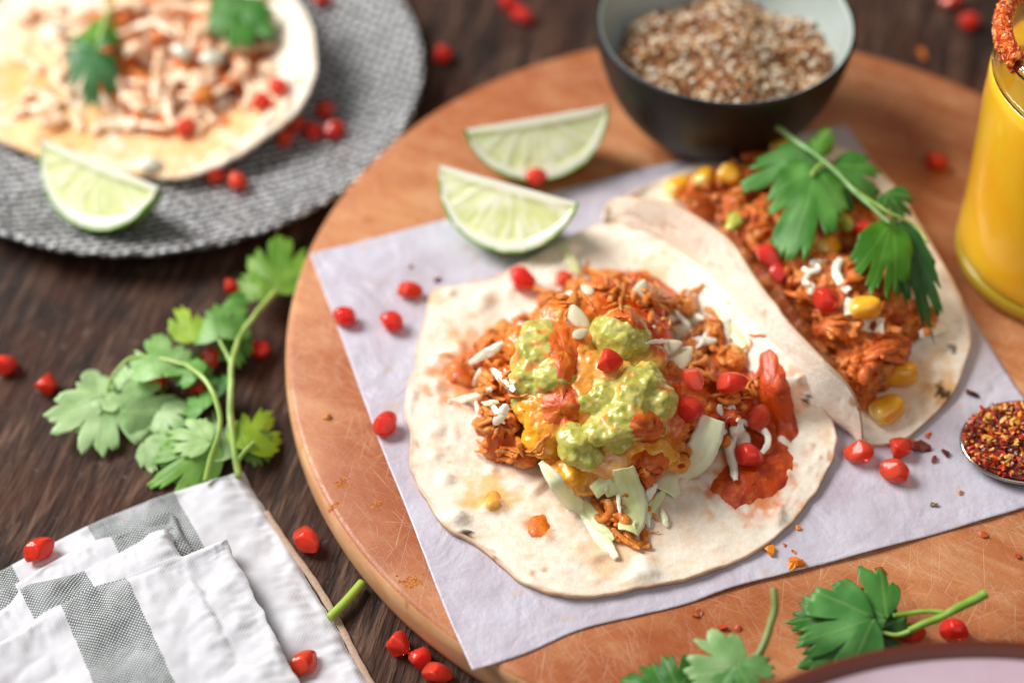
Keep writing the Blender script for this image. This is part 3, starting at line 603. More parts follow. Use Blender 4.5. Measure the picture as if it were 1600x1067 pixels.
o = make('cheese_sauce', V, F, MT['cheese'], col=c); tag(o, 'glossy yellow orange melted cheese and salsa between the guacamole lumps', 'sauce'); solid_surface(V, F)

def guac(cells, seed, label, tint=0., orange=.3):
    ells = [(P(x, y, z), (r, r, r * fl), rot(*rng.uniform(-.3, .3, 2), 0)) for x, y, z, r, fl in cells]
    V, F = merge_blobs(ells, .5, 4); N = vnormals(V, F)
    V = V + N * (1.7 * fbm(V, 5.5, 2, seed) + .45 * sstep(-.2, .5, fbm(V, 2.4, 2, seed + 1)) + .12 * fbm(V, .9, 2, seed + 8))[:, None]
    c = mix(hexc('#b9b44c'), hexc('#cfc873'), sstep(-.3, .5, fbm(V, 4, 3, seed + 2))); c = mix(c, hexc('#a1ad3c'), .7 * sstep(.1 - tint, .5, fbm(V, 3.3, 3, seed + 3)))
    c = mix(c, hexc('#e0d99a'), .6 * sstep(.22, .5, fbm(V, 1.9, 2, seed + 9)))
    c = mix(c, hexc('#de8a34'), np.clip(orange * 2.2, 0, .9) * sstep(.34 - orange * .5, .62 - orange * .3, fbm(V, 5, 3, seed + 4))); c = mix(c, hexc('#3b2a14'), .8 * sstep(.5, .58, fbm(V, .8, 1, seed + 6)))
    o = make('guacamole', V, F, MT['guac'], col=c); tag(o, label, 'guacamole', 'guacamole lumps on the front tortilla'); solid_surface(V, F)
guac([(850, 560, 43, 9.5, .7), (835, 590, 41, 8.5, .7), (825, 575, 39, 6.5, .7), (868, 588, 43, 8, .7), (845, 528, 42, 6.5, .7), (822, 625, 36, 5.5, .7), (836, 640, 35, 4.5, .7)], 70, 'broad pale guacamole lump at the left end of the mound', 0, .46)
guac([(968, 527, 45, 8.8, .9), (990, 535, 43, 6.5, .9), (950, 520, 45, 6, .8), (1003, 548, 40, 4.5, .9), (975, 505, 44, 6, .8)], 80, 'smooth round bright green guacamole lump at the back of the mound', .1, .05)
guac([(1000, 605, 44, 7.5, .85), (1022, 630, 41, 7.5, .85), (985, 625, 44, 7, .8), (950, 615, 44, 6, .7), (1010, 655, 39, 7, .8), (975, 655, 42, 8, .7), (945, 670, 40, 7, .6), (1010, 585, 44, 4.5, .9), (925, 625, 43, 5, .6), (960, 685, 37, 6, .6)], 90, 'large lumpy guacamole piece with pinkish front below the single aril', 0, .42)
guac([(902, 690, 38, 5.6, .8), (895, 705, 36, 5, .8), (915, 712, 35, 5, .7), (897, 675, 38, 4, .8)], 100, 'small bright green guacamole lump at the lower front edge', .25, .12)

# salsa smears and pools (laid on what lies under them)
def puddle(name, center, poly, thick, col_fn, m, label, cat, seed, na=140, nr=16, rag=8., group=None):
    E = crom(np.array(poly, float), na, True); c = np.array(center, float); V = []; NN = []
    E = E + unit([1, 0])[None] * 0 + rag * np.stack([fbm(np.c_[E, np.zeros(na)], 16, 4, seed), fbm(np.c_[E, np.zeros(na)], 16, 4, seed + 1)], 1)
    for a in range(na):
        for r in np.r_[np.linspace(.02, .85, nr - 5), .9, .94, .97, .99, 1.0]:
            q = c + r * (E[a] - c); l, n = hit(*q); V.append(l); NN.append(n * (thick * (1 - r ** 2.4) - .12))
    V = np.array(V).reshape(na, nr, 3)
    for _ in range(4): V[:, 1:-1] = .25 * (np.roll(V, 1, 0) + np.roll(V, -1, 0))[:, 1:-1] + .25 * (V[:, :-2] + V[:, 2:])
    V = V.reshape(-1, 3) + np.array(NN); F = [f[::-1] for f in grid_faces(na, nr, True)]; V = np.vstack([V, V[::nr].mean(0)[None]]); k = len(V) - 1; F += [(k, a * nr, ((a + 1) % na) * nr) for a in range(na)]
    if (vnormals(V, F) @ (CAM - V.mean(0))).mean() < 0: F = [f[::-1] for f in F]
    ins = np.r_[np.tile(np.r_[np.linspace(.02, .85, nr - 5), .9, .94, .97, .99, 1.0], na), 0]
    V = V + np.array([0, -.1, .5]) * ((.22 * thick + .28) * fbm(V, 3.0, 3, seed + 4))[:, None]
    o = make(name, V, F, m, col=col_fn(V)); tag(o, label, cat, group); solid_surface(V, F); return o
def salsa_col(V):
    c = mix(hexc('#c8490e'), hexc('#a8340a'), sstep(-.2, .4, fbm(V, 5, 3, 8))); return mix(c, hexc('#dd7a28'), .6 * sstep(.2, .5, fbm(V, 2.2, 3, 9)))
puddle('salsa_smear', (1212, 615), [(1192, 548), (1207, 546), (1222, 570), (1236, 610), (1246, 660), (1243, 688), (1222, 690), (1205, 660), (1190, 625), (1178, 585)], 2.2, salsa_col, MT['sauce'], 'thick orange red salsa smeared up the raised edge of the flat tortilla', 'salsa', 21, nr=14)
puddle('salsa_pool', (1185, 742), [(1108, 758), (1125, 735), (1150, 715), (1175, 690), (1205, 682), (1230, 692), (1240, 720), (1234, 748), (1212, 775), (1178, 784), (1150, 794), (1122, 780)], 1.7, salsa_col, MT['sauce'], 'orange red salsa pool on the right front of the tortilla', 'salsa', 25)
puddle('salsa_pool', (1150, 650), [(1075, 600), (1120, 575), (1170, 575), (1200, 610), (1212, 660), (1215, 700), (1165, 700), (1120, 690), (1085, 660)], 1.6, salsa_col, MT['sauce'], 'dark red salsa soaking the chicken between the arils and the smear', 'salsa', 45, rag=10)
puddle('salsa_smear', (718, 580), [(690, 585), (700, 570), (735, 545), (760, 520), (775, 530), (760, 565), (745, 600), (715, 605)], 2.4, lambda V: mix(hexc('#d8762c'), hexc('#c8571a'), sstep(-.2, .4, fbm(V, 5, 3, 8))), MT['sauce'], 'orange salsa smear on the left of the flat tortilla', 'salsa', 29)
puddle('sauce_drip', (842, 822), [(824, 822), (832, 805), (850, 802), (860, 818), (855, 838), (838, 845), (826, 840)], .7, lambda V: mix(hexc('#d97a18'), hexc('#c8560f'), sstep(-.2, .4, fbm(V, 3, 3, 8))), MT['sauce'], 'separate orange sauce drop on the bare front of the tortilla', 'salsa', 33, 50, 10, 2)
puddle('sauce_drip', (770, 785), [(755, 790), (760, 768), (775, 762), (785, 780), (788, 795), (768, 800)], .6, lambda V: mix(hexc('#ecae4c'), hexc('#e0861e'), sstep(-.1, .4, fbm(V, 3, 3, 8))), MT['sauce'], 'pale yellow sauce drop left of the orange drop on the tortilla', 'salsa', 37, 50, 10, 2)

OC = lambda V: mix(mix(hexc('#d9661a'), hexc('#c24a10'), sstep(-.2, .4, fbm(V, 5, 3, 8))), hexc('#e8973a'), .7 * sstep(.15, .45, fbm(V, 2.5, 3, 19)))
for (c0, poly, lab, sd) in [((778, 640), [(752, 570), (785, 555), (805, 600), (800, 660), (815, 705), (790, 725), (760, 710), (758, 660), (750, 620)], 'wet orange sauce coating the chicken at the left of the mound', 51),
                            ((985, 448), [(925, 440), (970, 422), (1020, 430), (1060, 462), (1030, 478), (985, 468), (940, 465)], 'wet orange sauce on the chicken behind the guacamole', 55),
                            ((1105, 590), [(1055, 575), (1085, 555), (1130, 560), (1165, 590), (1150, 625), (1110, 640), (1075, 625)], 'wet red orange sauce lump around the two upper arils', 59),
                            ((1012, 735), [(985, 715), (1020, 705), (1045, 720), (1035, 745), (1015, 770), (995, 755)], 'small red orange sauce lump between the cabbage strips', 63)]:
    puddle('wet_sauce', c0, poly, 2.0, OC, MT['sauce'], lab, 'salsa', sd, 110, 14, 9)
for (c0, poly, lab, sd) in [((880, 550), [(858, 520), (885, 503), (902, 540), (898, 590), (872, 602), (862, 560)], 'wet orange sauce running over the inner side of the left guacamole lump', 151),
                            ((880, 635), [(850, 615), (890, 598), (908, 640), (882, 668), (852, 658)], 'wet orange sauce tongue below the left guacamole lump', 155),
                            ((1015, 668), [(985, 652), (1020, 642), (1044, 668), (1018, 692), (988, 680)], 'wet orange sauce on the right end of the large guacamole piece', 159),
                            ((985, 500), [(945, 488), (985, 478), (1015, 500), (1008, 516), (980, 506)], 'thin orange sauce over the back of the round guacamole lump', 163)]:
    puddle('wet_sauce', c0, poly, 1.3, OC, MT['sauce'], lab, 'salsa', sd, 90, 12, 9)
# chicken shreds and curls as single pieces
def shred(parent, pts, r, seed, zoff=.6, m='meat', red=0.):
    q = np.array([hit(*p)[0] + hit(*p)[1] * zoff for p in pts]); path = crom(q, 14); path = path + .5 * np.stack([fbm(path, 3, 2, seed + k) for k in range(3)], 1)
    rad = r * np.sin(np.linspace(.25, np.pi - .25, 14)) ** .6; V, F = tube(path, rad, 8, .7)
    V = V + .45 * np.stack([fbm(V, 1.6, 3, seed + 5 + k) for k in range(3)], 1)
    solid_surface(V, F); return make('chicken_shred', V, F, MT[m], parent, col=meat_col(V, seed, red))
rs = np.random.default_rng(5)
zones = [((1010, 470), (70, 22), 20), ((1125, 530), (40, 35), 16), ((770, 610), (22, 60), 14), ((975, 810), (35, 28), 12), ((815, 705), (40, 18), 8), ((1150, 610), (30, 30), 9), ((930, 445), (40, 15), 8), ((880, 470), (40, 14), 5)]
for (c0, sp, n) in zones:
    for k in range(n):
        x, y = c0[0] + rs.normal() * sp[0] * .6, c0[1] + rs.normal() * sp[1] * .6; a = rs.uniform(0, np.pi); L = rs.uniform(12, 28)
        pts = [(x - L * math.cos(a), y - L * math.sin(a) * .7), (x + rs.uniform(-4, 4), y + rs.uniform(-4, 4)), (x + L * math.cos(a), y + L * math.sin(a) * .7)]
        shred(ck, pts, rs.uniform(.6, 1.35), 200 + int(x) + k, rs.uniform(.3, 1.1))
for (c0, sp_, n) in zones:
    for k in range(int(n * .6)):
        x, y = c0[0] + rs.normal() * sp_[0] * .65, c0[1] + rs.normal() * sp_[1] * .65; a = rs.uniform(0, np.pi); L = rs.uniform(12, 26); b = a + rs.uniform(-.9, .9)
        shred(ck, [(x - L * math.cos(a), y - L * math.sin(a) * .7), (x, y), (x + L * math.cos(b), y + L * math.sin(b) * .7)], rs.uniform(.3, .55), 700 + int(x) + k, rs.uniform(.4, 1.0))
for pts, r in [([(935, 790), (950, 785), (955, 800), (942, 812), (930, 800)], 1.2), ([(960, 815), (975, 830), (990, 850), (1018, 857)], 1.3), ([(985, 828), (1002, 828), (1008, 845), (995, 856), (982, 845)], 1.2), ([(955, 828), (975, 845), (1000, 855)], 1.1), ([(745, 690), (760, 700), (740, 708)], .6), ([(925, 780), (935, 800), (950, 815)], 1.3), ([(965, 800), (975, 815), (985, 835)], 1.6)]:
    shred(ck, pts, r, int(pts[0][0]), .9)

# cabbage
def ribbon(name, pts, width, label, cat, cols, thick=.35, group=None, zoff=.8, m='cabbage', seed=0, taper=.5, cup=.25, lift=0.0, twist=0.):
    n = 34; q = []
    for k, p in enumerate(pts):
        if len(p) == 3: l, nn = P(*p), np.array([0, -.4, .9])
        else: l, nn = hit(*p)
        q.append(l + nn * zoff + (0, 0, lift * math.sin(math.pi * k / (len(pts) - 1))))
    q = np.array(q)
    if width < 4 and len(q) == 3: q[1] = .35 * q[1] + .65 * (q[0] + q[2]) / 2 + unit(CAM - q[1]) * .9
    path = crom(q, n); t = np.gradient(path, axis=0); t /= np.linalg.norm(t, axis=1)[:, None]; view = unit(CAM - path.mean(0)); V = []; ww = 9
    s = np.linspace(0, 1, n); wd = width / 2 * (taper + (1 - taper) * np.sin(np.pi * np.clip(s, .02, .98)) ** .7)
    for k in range(n):
        x = unit(np.cross(t[k], view)); y = np.cross(x, t[k]); a = twist * (s[k] - .5); x, y = x * math.cos(a) + y * math.sin(a), y * math.cos(a) - x * math.sin(a)
        for j in np.linspace(-1, 1, ww):
            V.append(path[k] + x * wd[k] * j + y * (-cup * wd[k] * j * j))
    V = np.array(V); V = V + .45 * np.stack([fbm(V, 3.0, 3, seed + k) for k in range(3)], 1); F = grid_faces(n, ww)
    if (vnormals(V, F) @ view).mean() < 0: F = [f[::-1] for f in F]
    w2 = np.tile(np.abs(np.linspace(-1, 1, ww)), n); ws = np.tile(np.linspace(-1, 1, ww), n) * width; st_ = fbm(np.stack([ws, np.repeat(s, ww) * 2.5, 0 * ws + seed], 1), .9, 2, seed); c = mix(cols[0], cols[1], np.clip(sstep(.2, 1, w2) * .5 + sstep(-.2, .5, st_) * .6, 0, 1))
    o = make(name, V, F, MT[m], col=c, solid=thick); return tag(o, label, cat, group)
CW = (hexc('#efecd2'), hexc('#faf8ea')); CG = (hexc('#d3dc98'), hexc('#f0f0c8')); CP = (hexc('#e4e7b4'), hexc('#f6f5dc'))
CB = 'cabbage strips around the mound'
ribbon('cabbage_strip', [(1112, 655), (1085, 705), (1058, 745), (1035, 772)], 9.4, 'broad pale green cabbage strip hanging down at the right front of the mound', 'cabbage', CP, .38, CB, 2.0, seed=1, taper=.75, cup=.2)
ribbon('cabbage_strip', [(1120, 642), (1130, 675), (1138, 712), (1151, 754)], 4.0, 'narrow white curly cabbage strip right of the broad strip', 'cabbage', CW, .35, CB, 2.2, seed=2, taper=.25, cup=.7, lift=2)
ribbon('cabbage_strip', [(1140, 640), (1152, 668), (1160, 692), (1166, 708)], 5.0, 'short white cabbage strip ending above the aril in the salsa pool', 'cabbage', CW, .35, CB, 1.4, seed=3, taper=.6)
ribbon('cabbage_strip', [(1152, 655), (1172, 672), (1192, 686), (1199, 702), (1188, 714)], 2.0, 'thin curled cabbage strand hooked over the salsa pool', 'cabbage', CW, .5, CB, 1.6, seed=4, lift=2)
ribbon('cabbage_strip', [(972, 735), (978, 765), (984, 795), (980, 826)], 8.2, 'pale green cabbage strip hanging down at the middle front of the mound', 'cabbage', CG, .35, CB, 2.2, seed=5, taper=.7, cup=.2)
ribbon('cabbage_strip', [(846, 716), (872, 752), (902, 796), (935, 838), (964, 876)], 5.6, 'longest white cabbage strip pointing down over the bare tortilla', 'cabbage', CP, .38, CB, 1.2, seed=6, taper=.2, cup=.3)
ribbon('cabbage_strip', [(905, 782), (925, 800), (945, 822), (958, 848)], 3.4, 'cabbage strip folded against the long white strip', 'cabbage', CG, .35, CB, 1.6, seed=7, taper=.3)
ribbon('cabbage_strip', [(1036, 772), (1022, 792), (1005, 808), (985, 822)], 3.6, 'cabbage strip slanting down between the middle strip and broad strip', 'cabbage', CG, .35, CB, 1.4, seed=8, taper=.3)
ribbon('cabbage_strip', [(1020, 760), (1012, 775), (1003, 790)], 2.6, 'small cabbage sliver beside the red sauce at the front', 'cabbage', CW, .35, CB, 1.6, seed=9, taper=.3)
ribbon('cabbage_strip', [(930, 765), (945, 758), (955, 768)], 5, 'short wide cabbage piece under the yellow cheese edge', 'cabbage', CG, .35, CB, 1.6, seed=10, taper=.8)
ribbon('cabbage_strip', [(792, 537), (765, 552), (736, 569)], 3.0, 'white cabbage strand lying over the orange smear at the left', 'cabbage', CW, .35, CB, 1.2, seed=11, taper=.2)
ribbon('cabbage_strip', [(757, 572), (752, 588), (742, 602)], 2.4, 'tiny cabbage strand below the strand on the orange smear', 'cabbage', CW, .5, CB, 1.0, seed=12)
ribbon('cabbage_strip', [(770, 607), (745, 615), (722, 626), (700, 630)], 2.2, 'faint white cabbage strand lying on the left of the tortilla', 'cabbage', CW, .5, CB, .8, seed=13)
ribbon('cabbage_strip', [(776, 580), (790, 592), (806, 607)], 2.8, 'cabbage strand poking out under the left guacamole lump', 'cabbage', CW, .35, CB, 1.8, seed=14, taper=.2)
ribbon('cabbage_strip', [(802, 634), (786, 650), (772, 668)], 3.4, 'white cabbage strand standing out of the sauced chicken at the left', 'cabbage', CW, .35, CB, 2.0, seed=15, taper=.2)
ribbon('cabbage_strip', [(1020, 514), (1050, 502), (1078, 497), (1104, 500)], 3.2, 'horizontal white cabbage strip at the back of the mound', 'cabbage', CW, .35, CB, 1.8, seed=16, taper=.2)
ribbon('cabbage_strip', [(1047, 494), (1066, 512), (1087, 531)], 1.5, 'thin white cabbage strand crossing the horizontal strip', 'cabbage', CW, .5, CB, 2.6, seed=17)
ribbon('cabbage_strip', [(1064, 540), (1090, 534), (1120, 542)], 3.0, 'white cabbage strip with orange stain beside the pumpkin seeds', 'cabbage', CW, .35, CB, 2.0, seed=18, taper=.2)
ribbon('cabbage_strip', [(1129, 498), (1132, 513), (1138, 528)], 2.4, 'small upright cabbage strand at the back edge of the chicken', 'cabbage', CW, .35, CB, 1.4, seed=19)
ribbon('cabbage_strip', [(1141, 505), (1153, 528), (1168, 552)], 3.6, 'translucent cabbage strip against the raised tortilla edge', 'cabbage', CG, .35, CB, .9, seed=20)
ribbon('cabbage_strip', [(882, 388), (893, 410), (903, 430)], 3.4, 'pale cabbage strip lying on the tortilla behind the mound', 'cabbage', CG, .35, CB, .7, seed=21)

r2 = np.random.default_rng(12)
for (c0, sp_, n, L0, tl, lab) in [((1135, 690), (34, 26), 4, 24, 75, 'thin cabbage shreds at the right front'), ((1000, 795), (34, 20), 4, 20, 60, 'thin cabbage shreds at the lower front'), ((775, 615), (28, 45), 4, 18, 35, 'thin cabbage shreds in the left chicken'), ((1085, 520), (48, 18), 4, 20, 20, 'thin cabbage shreds by the pumpkin seeds')]:
    for k in range(n):
        x, y = c0[0] + (k * 2 / 3 - 1 + r2.uniform(-.2, .2)) * sp_[0], c0[1] + r2.uniform(-1, 1) * sp_[1]; a = math.radians(tl + r2.normal() * 35); L = L0 * r2.uniform(.7, 1.3); b = a + r2.normal() * .5
        ribbon('cabbage_strip', [(x - L * math.cos(a), y - L * math.sin(a)), (x, y), (x + L * math.cos(b), y + L * math.sin(b))], r2.uniform(1.1, 2.1), ('leftmost', 'second from left', 'third from left', 'rightmost')[k] + ' of the four ' + lab, 'cabbage', CP if k % 2 else CW, .3, CB, 1.0, seed=300 + k + int(x), taper=.2, cup=.3, twist=r2.normal() * .8)
# pumpkin seeds
def pepita(px, py, L, ang, label, tilt=0, k=0, zo=.9):
    v, f = ico(3); l, n = hit(px, py); y = v[:, 1]; V = np.stack([v[:, 0] * L * .30 * (1 - .32 * y - .12 * y ** 2), y * L / 2, v[:, 2] * L * .11 * (1 - .2 * y)], 1)
    n = unit(n + unit(CAM - l) * .8); a = math.radians(ang); ex = unit(np.cross((0, 1, 0), n)); ey = np.cross(n, ex); R = np.stack([ex * math.cos(a) + ey * math.sin(a), ey * math.cos(a) - ex * math.sin(a), n], 1)
    c = mix(hexc('#d8cbaa'), hexc('#b9a981'), sstep(0, .5, fbm(V, 2, 2, k)) * .8); c = mix(c, hexc('#8d7f58'), .6 * sstep(.93, 1, np.abs(v[:, 0])))
    o = make('pumpkin_seed', V @ R.T + l + n * zo, f, MT['seed'], col=c); tag(o, label, 'seed', 'pumpkin seeds on the front tortilla')
pepita(903, 503, 11, 12, 'pumpkin seed standing on top of the mound above the guacamole', k=1)
pepita(907, 523, 5.5, -60, 'small broken seed chip below the seed on top of the mound', k=2)
pepita(1001, 461, 10.5, -32, 'pumpkin seed lying on the chicken behind the mound', k=3)
pepita(1062, 565, 11.5, -45, 'largest pumpkin seed above the arils at the right of the mound', k=4, zo=1.6)
pepita(1046, 545, 8.5, -70, 'pumpkin seed touching the largest seed', k=5, zo=1.4)
pepita(1060, 520, 9, -75, 'pumpkin seed under the crossing cabbage strands', k=6)
pepita(918, 455, 5.5, 40, 'small pale seed chip at the back of the mound', k=7)
pepita(890, 462, 4.5, 80, 'tiny pale seed chip beside the rear aril', k=8)

# ================================================================== lime wedges
def lime(center, axis_ang, half_len, Rr, tilt, label, seed, half=33, lift=0.0, group='lime wedges'):
    # sector of an ellipsoid: core edge at the top, rind below; axis_ang = heading of the long axis, tilt rolls it about that axis
    c0 = np.array(center, float); a = math.radians(axis_ang); ex = np.array([math.cos(a), math.sin(a), 0]); ey = np.array([-ex[1], ex[0], 0])
    hh = math.radians(half); ti = math.radians(tilt)
    ur = np.linspace(-1, 1, 60)
    def rad(u): return Rr * max(0., 1 - abs(u) ** 2.3) ** .62
    def pt(u, r, ph): return np.array([u * half_len, r * math.sin(ph + ti), -r * math.cos(ph + ti)])
    low = max(rad(u) * max(math.cos(ph + ti) for ph in np.linspace(-hh, hh, 9)) for u in (0,))
    W = lambda q: c0 + ex * q[0] + ey * q[1] + np.array([0, 0, q[2] + low + lift])
    root = thing('lime_wedge', c0, label, 'lime', group)
    V = []
    for u in ur:
        for ph in np.linspace(-hh, hh, 26): V.append(W(pt(u, rad(u), ph)))
    V = np.array(V); F = grid_faces(60, 26); ctr = V.mean(0) + (0, 0, 6)
    if (vnormals(V, F) * (V - ctr)).sum() < 0: F = [f[::-1] for f in F]
    N = vnormals(V, F); V = V + N * (.25 * fbm(V, 2.5, 2, seed))[:, None]; make('rind', V, F, MT['lime_rind'], root, c0, solid=.9); solid_surface(V, F)
    mb = MB()
    for sgn in (-1, 1):
        V = []; C = []
        for u in ur:
            R0 = max(rad(u) - .12, .01)
            for k in np.linspace(0, 1, 40):
                r = k * R0; V.append(W(pt(u * .992, r, sgn * hh))); C.append((u, r, R0 - r))
        V = np.array(V); C = np.array(C); F = grid_faces(60, 40); n = vnormals(V, F); nd_ = unit(np.array(W((0, Rr * .6 * math.sin(sgn * hh * 1.6 + ti), -Rr * .6 * math.cos(sgn * hh * 1.6 + ti)))) - W(pt(0, Rr * .6, 0)))
        if (n @ nd_).mean() < 0: F = [f[::-1] for f in F]; n = -n
        edge = np.minimum(C[:, 2], 99); core = C[:, 1] + np.abs(C[:, 0]) ** 3 * 1.5
        ang = np.arctan2(C[:, 1] + 2, C[:, 0] * half_len * .9); st = fbm(np.stack([ang * 9, C[:, 1] * .12, 0 * ang + sgn], 1), 1, 3, seed)
        c = mix(hexc('#dfe6a4'), hexc('#f4f6de'), sstep(-.3, .45, st)); c = mix(c, hexc('#cdd68c'), .5 * sstep(.1, .5, fbm(V, 6, 2, seed + 1)))
        wp = 3.0 + .6 * fbm(V, 7, 2, seed + 4); c = mix(c, hexc('#f3f4e4'), sstep(wp + .9, wp - .2, edge)); c = mix(c, hexc('#a9c85c'), sstep(.8, .3, edge)); c = mix(c, hexc('#f1f2e2'), .9 * sstep(3.4, 1.6, core + .8 * fbm(V, 4, 2, seed + 3)))
        ins = sstep(wp, wp + 1.5, edge) * sstep(2.5, 4.5, core); V = V + n * (ins * (-.5 + .5 * st))[:, None]
        mb.add(V, F, c)
    V, F = mb.get(); make('flesh', V, F, MT['lime_flesh'], root, c0, col=mb.col()); solid_surface(V, F)
def lime_at(pa, pb, z, Rr, tilt, label, seed, zg, **kw):
    A, B = P(*pa, z), P(*pb, z); d = B - A; m = (A + B) / 2; ang = math.degrees(math.atan2(d[1], d[0])); hl = np.hypot(d[0], d[1]) / 2
    lime((m[0], m[1], zg), ang, hl, Rr, tilt, label, seed, **kw)
lime_at((724, 208), (951, 170), T + 20, 21.5, -14, 'lime wedge lying nearer the black bowl on the bare board', 3, T)
lime_at((687, 268), (904, 328), T + 20, 22.5, -12, 'lime wedge lying on the parchment corner in front of the other wedge', 9, T + .6)
lime_at((68, 226), (250, 300), 26, 23, -12, 'lime wedge on the grey plate against the third tortilla', 15, 5.5)

# ================================================================== filling of the taco behind
tk = thing('taco_filling', P(1300, 470, 18), 'heap of orange red chicken and salsa filling the folded taco', 'chicken')
tc = [(1100, 305, 26, 6), (1130, 290, 27, 6), (1160, 280, 30, 7), (1190, 265, 30, 7), (1215, 250, 30, 6), (1150, 330, 32, 7), (1180, 360, 33, 7), (1210, 330, 33, 9), (1250, 300, 32, 9), (1290, 290, 31, 8), (1220, 390, 33, 8), (1255, 420, 33, 9), (1290, 350, 33, 10), (1330, 320, 31, 9), (1350, 370, 31, 9), (1280, 460, 33, 9), (1320, 430, 33, 10), (1370, 430, 29, 8), (1310, 510, 32, 8), (1345, 490, 31, 9), (1390, 480, 27, 7), (1345, 545, 29, 8), (1370, 565, 26, 6.5), (1340, 580, 28, 6), (1395, 540, 25, 6), (1420, 500, 24, 6), (1385, 400, 28, 8), (1350, 600, 25, 5)]
ells = []
for x, y, z, r in tc:
    c = P(x, y, z); ells.append((c - (0, 0, 2), (r, r * .9, r * .7), rot(*rng.uniform(-.4, .4, 2), rng.uniform(0, 6)))); ells.append(((c[0], c[1], 19.5), (r, r, 5), np.eye(3)))
    for k in range(16):
        s = rng.uniform(1.0, 2.1); q = c + rng.normal(size=3) * (r * .5, r * .5, 0); ells.append((q + (0, 0, r * .35), (s * rng.uniform(1.2, 3), s, s * .8), rot(*rng.uniform(-.6, .6, 2), rng.uniform(0, 6))))
V, F = merge_blobs(ells, .5, 2); N = vnormals(V, F); V = V + N * (1.1 * fbm(V, 3.6, 3, 24) + .5 * fbm(V, 1.3, 3, 25))[:, None]
c = meat_col(V, 26, .22); c = mix(c, hexc('#b8400f'), .75 * sstep(-.05, .4, fbm(V, 8, 2, 27))); c = mix(c, hexc('#62280e'), .6 * sstep(.1, .4, fbm(V, 4, 2, 28)))
make('chicken_mass', V, F, MT['meat'], tk, col=c); solid_surface(V, F)
for k in range(30):
    x, y = [(1170, 300), (1250, 440), (1310, 500), (1365, 565), (1225, 350), (1340, 420)][k % 6]; x += rs.normal() * 22; y += rs.normal() * 18; a = rs.uniform(0, np.pi); L = rs.uniform(10, 24)
    shred(tk, [(x - L * math.cos(a), y - L * math.sin(a) * .7), (x, y), (x + L * math.cos(a), y + L * math.sin(a) * .7)], rs.uniform(.7, 1.5), 400 + k, rs.uniform(.3, 1), red=.3)
for px, py, ln, ang, r in [(1380, 543, 30, -12, 2.4), (1365, 572, 26, -50, 2.2), (1372, 556, 28, -30, 1.6), (1350, 590, 18, -70, 2.0), (1395, 560, 22, 10, 1.8)]:
    a = math.radians(ang); shred(tk, [(px - ln * math.cos(a), py - ln * math.sin(a)), (px, py), (px + ln * math.cos(a), py + ln * math.sin(a))], r, 440 + px, 1.5, red=.5)

def kernel(px, py, s, ang, label, seed, zo=None, pt=None):
    v, f = ico(3); l, n = hit(px, py) if pt is None else (P(px, py, pt), np.array([0, 0, 1.]))
    V = np.sign(v) * np.abs(v) ** .72 * (1, .78, .62); V[:, 0] *= 1; V[:, 1] *= 1 - .25 * v[:, 0]; V = V * s / 2; dent = sstep(.5, .0, np.hypot(v[:, 1], v[:, 2])) * (v[:, 0] > .3); V[:, 0] -= .35 * s * .3 * dent
    R = rot(rng.uniform(-.5, .5), rng.uniform(-.35, .35), math.radians(ang)); c = mix(hexc('#f2b92e'), hexc('#e89a1c'), sstep(-.3, .4, fbm(V, 4, 2, seed))); c = mix(c, hexc('#f7dd8a'), sstep(-.3, -1, v[:, 0]) * .8)
    o = make('corn_kernel', V @ R.T + l + n * (s * .28), f, MT['corn'], col=c); tag(o, label, 'corn', 'corn kernels in the tacos')
kernel(1062, 300, 10.5, 20, 'corn kernel at the far tip of the folded taco', 1); kernel(1108, 280, 8.5, 60, 'corn kernel next to the one at the taco tip', 2)
kernel(1141, 277, 8, -30, 'corn kernel half under the left cilantro leaf', 3); kernel(1216, 222, 8.5, 10, 'corn kernel topmost on the taco beside the cilantro stem', 4)
kernel(1298, 378, 9, 40, 'corn kernel peeping out below the middle cilantro leaf', 5); kernel(1348, 488, 10, -10, 'corn kernel under the tip of the right cilantro leaf', 6)
kernel(1404, 593, 11.5, -20, 'upper of the two corn kernels lying on the open taco half', 7); kernel(1385, 649, 11.0, 25, 'lower of the two corn kernels lying on the open taco half', 8)
def avo(px, py, r, label, seed):
    v, f = ico(3); l, n = hit(px, py); V = v * (r * 1.3, r * .6, r * .5); V = V + v * (1.6 * fbm(V, 3, 3, seed))[:, None]
    c = mix(hexc('#c7c45a'), hexc('#8da83a'), sstep(-.2, .4, fbm(V, 4, 2, seed + 1))); o = make('avocado_chunk', V @ rot(.2, .1, seed).T + l + n * r * .1, f, MT['guac'], col=c); tag(o, label, 'avocado')
avo(1150, 345, 4.2, 'green avocado chunk at the rim of the folded taco', 1); avo(1318, 345, 4.5, 'dark green avocado chunk between the taco cilantro leaves', 2)
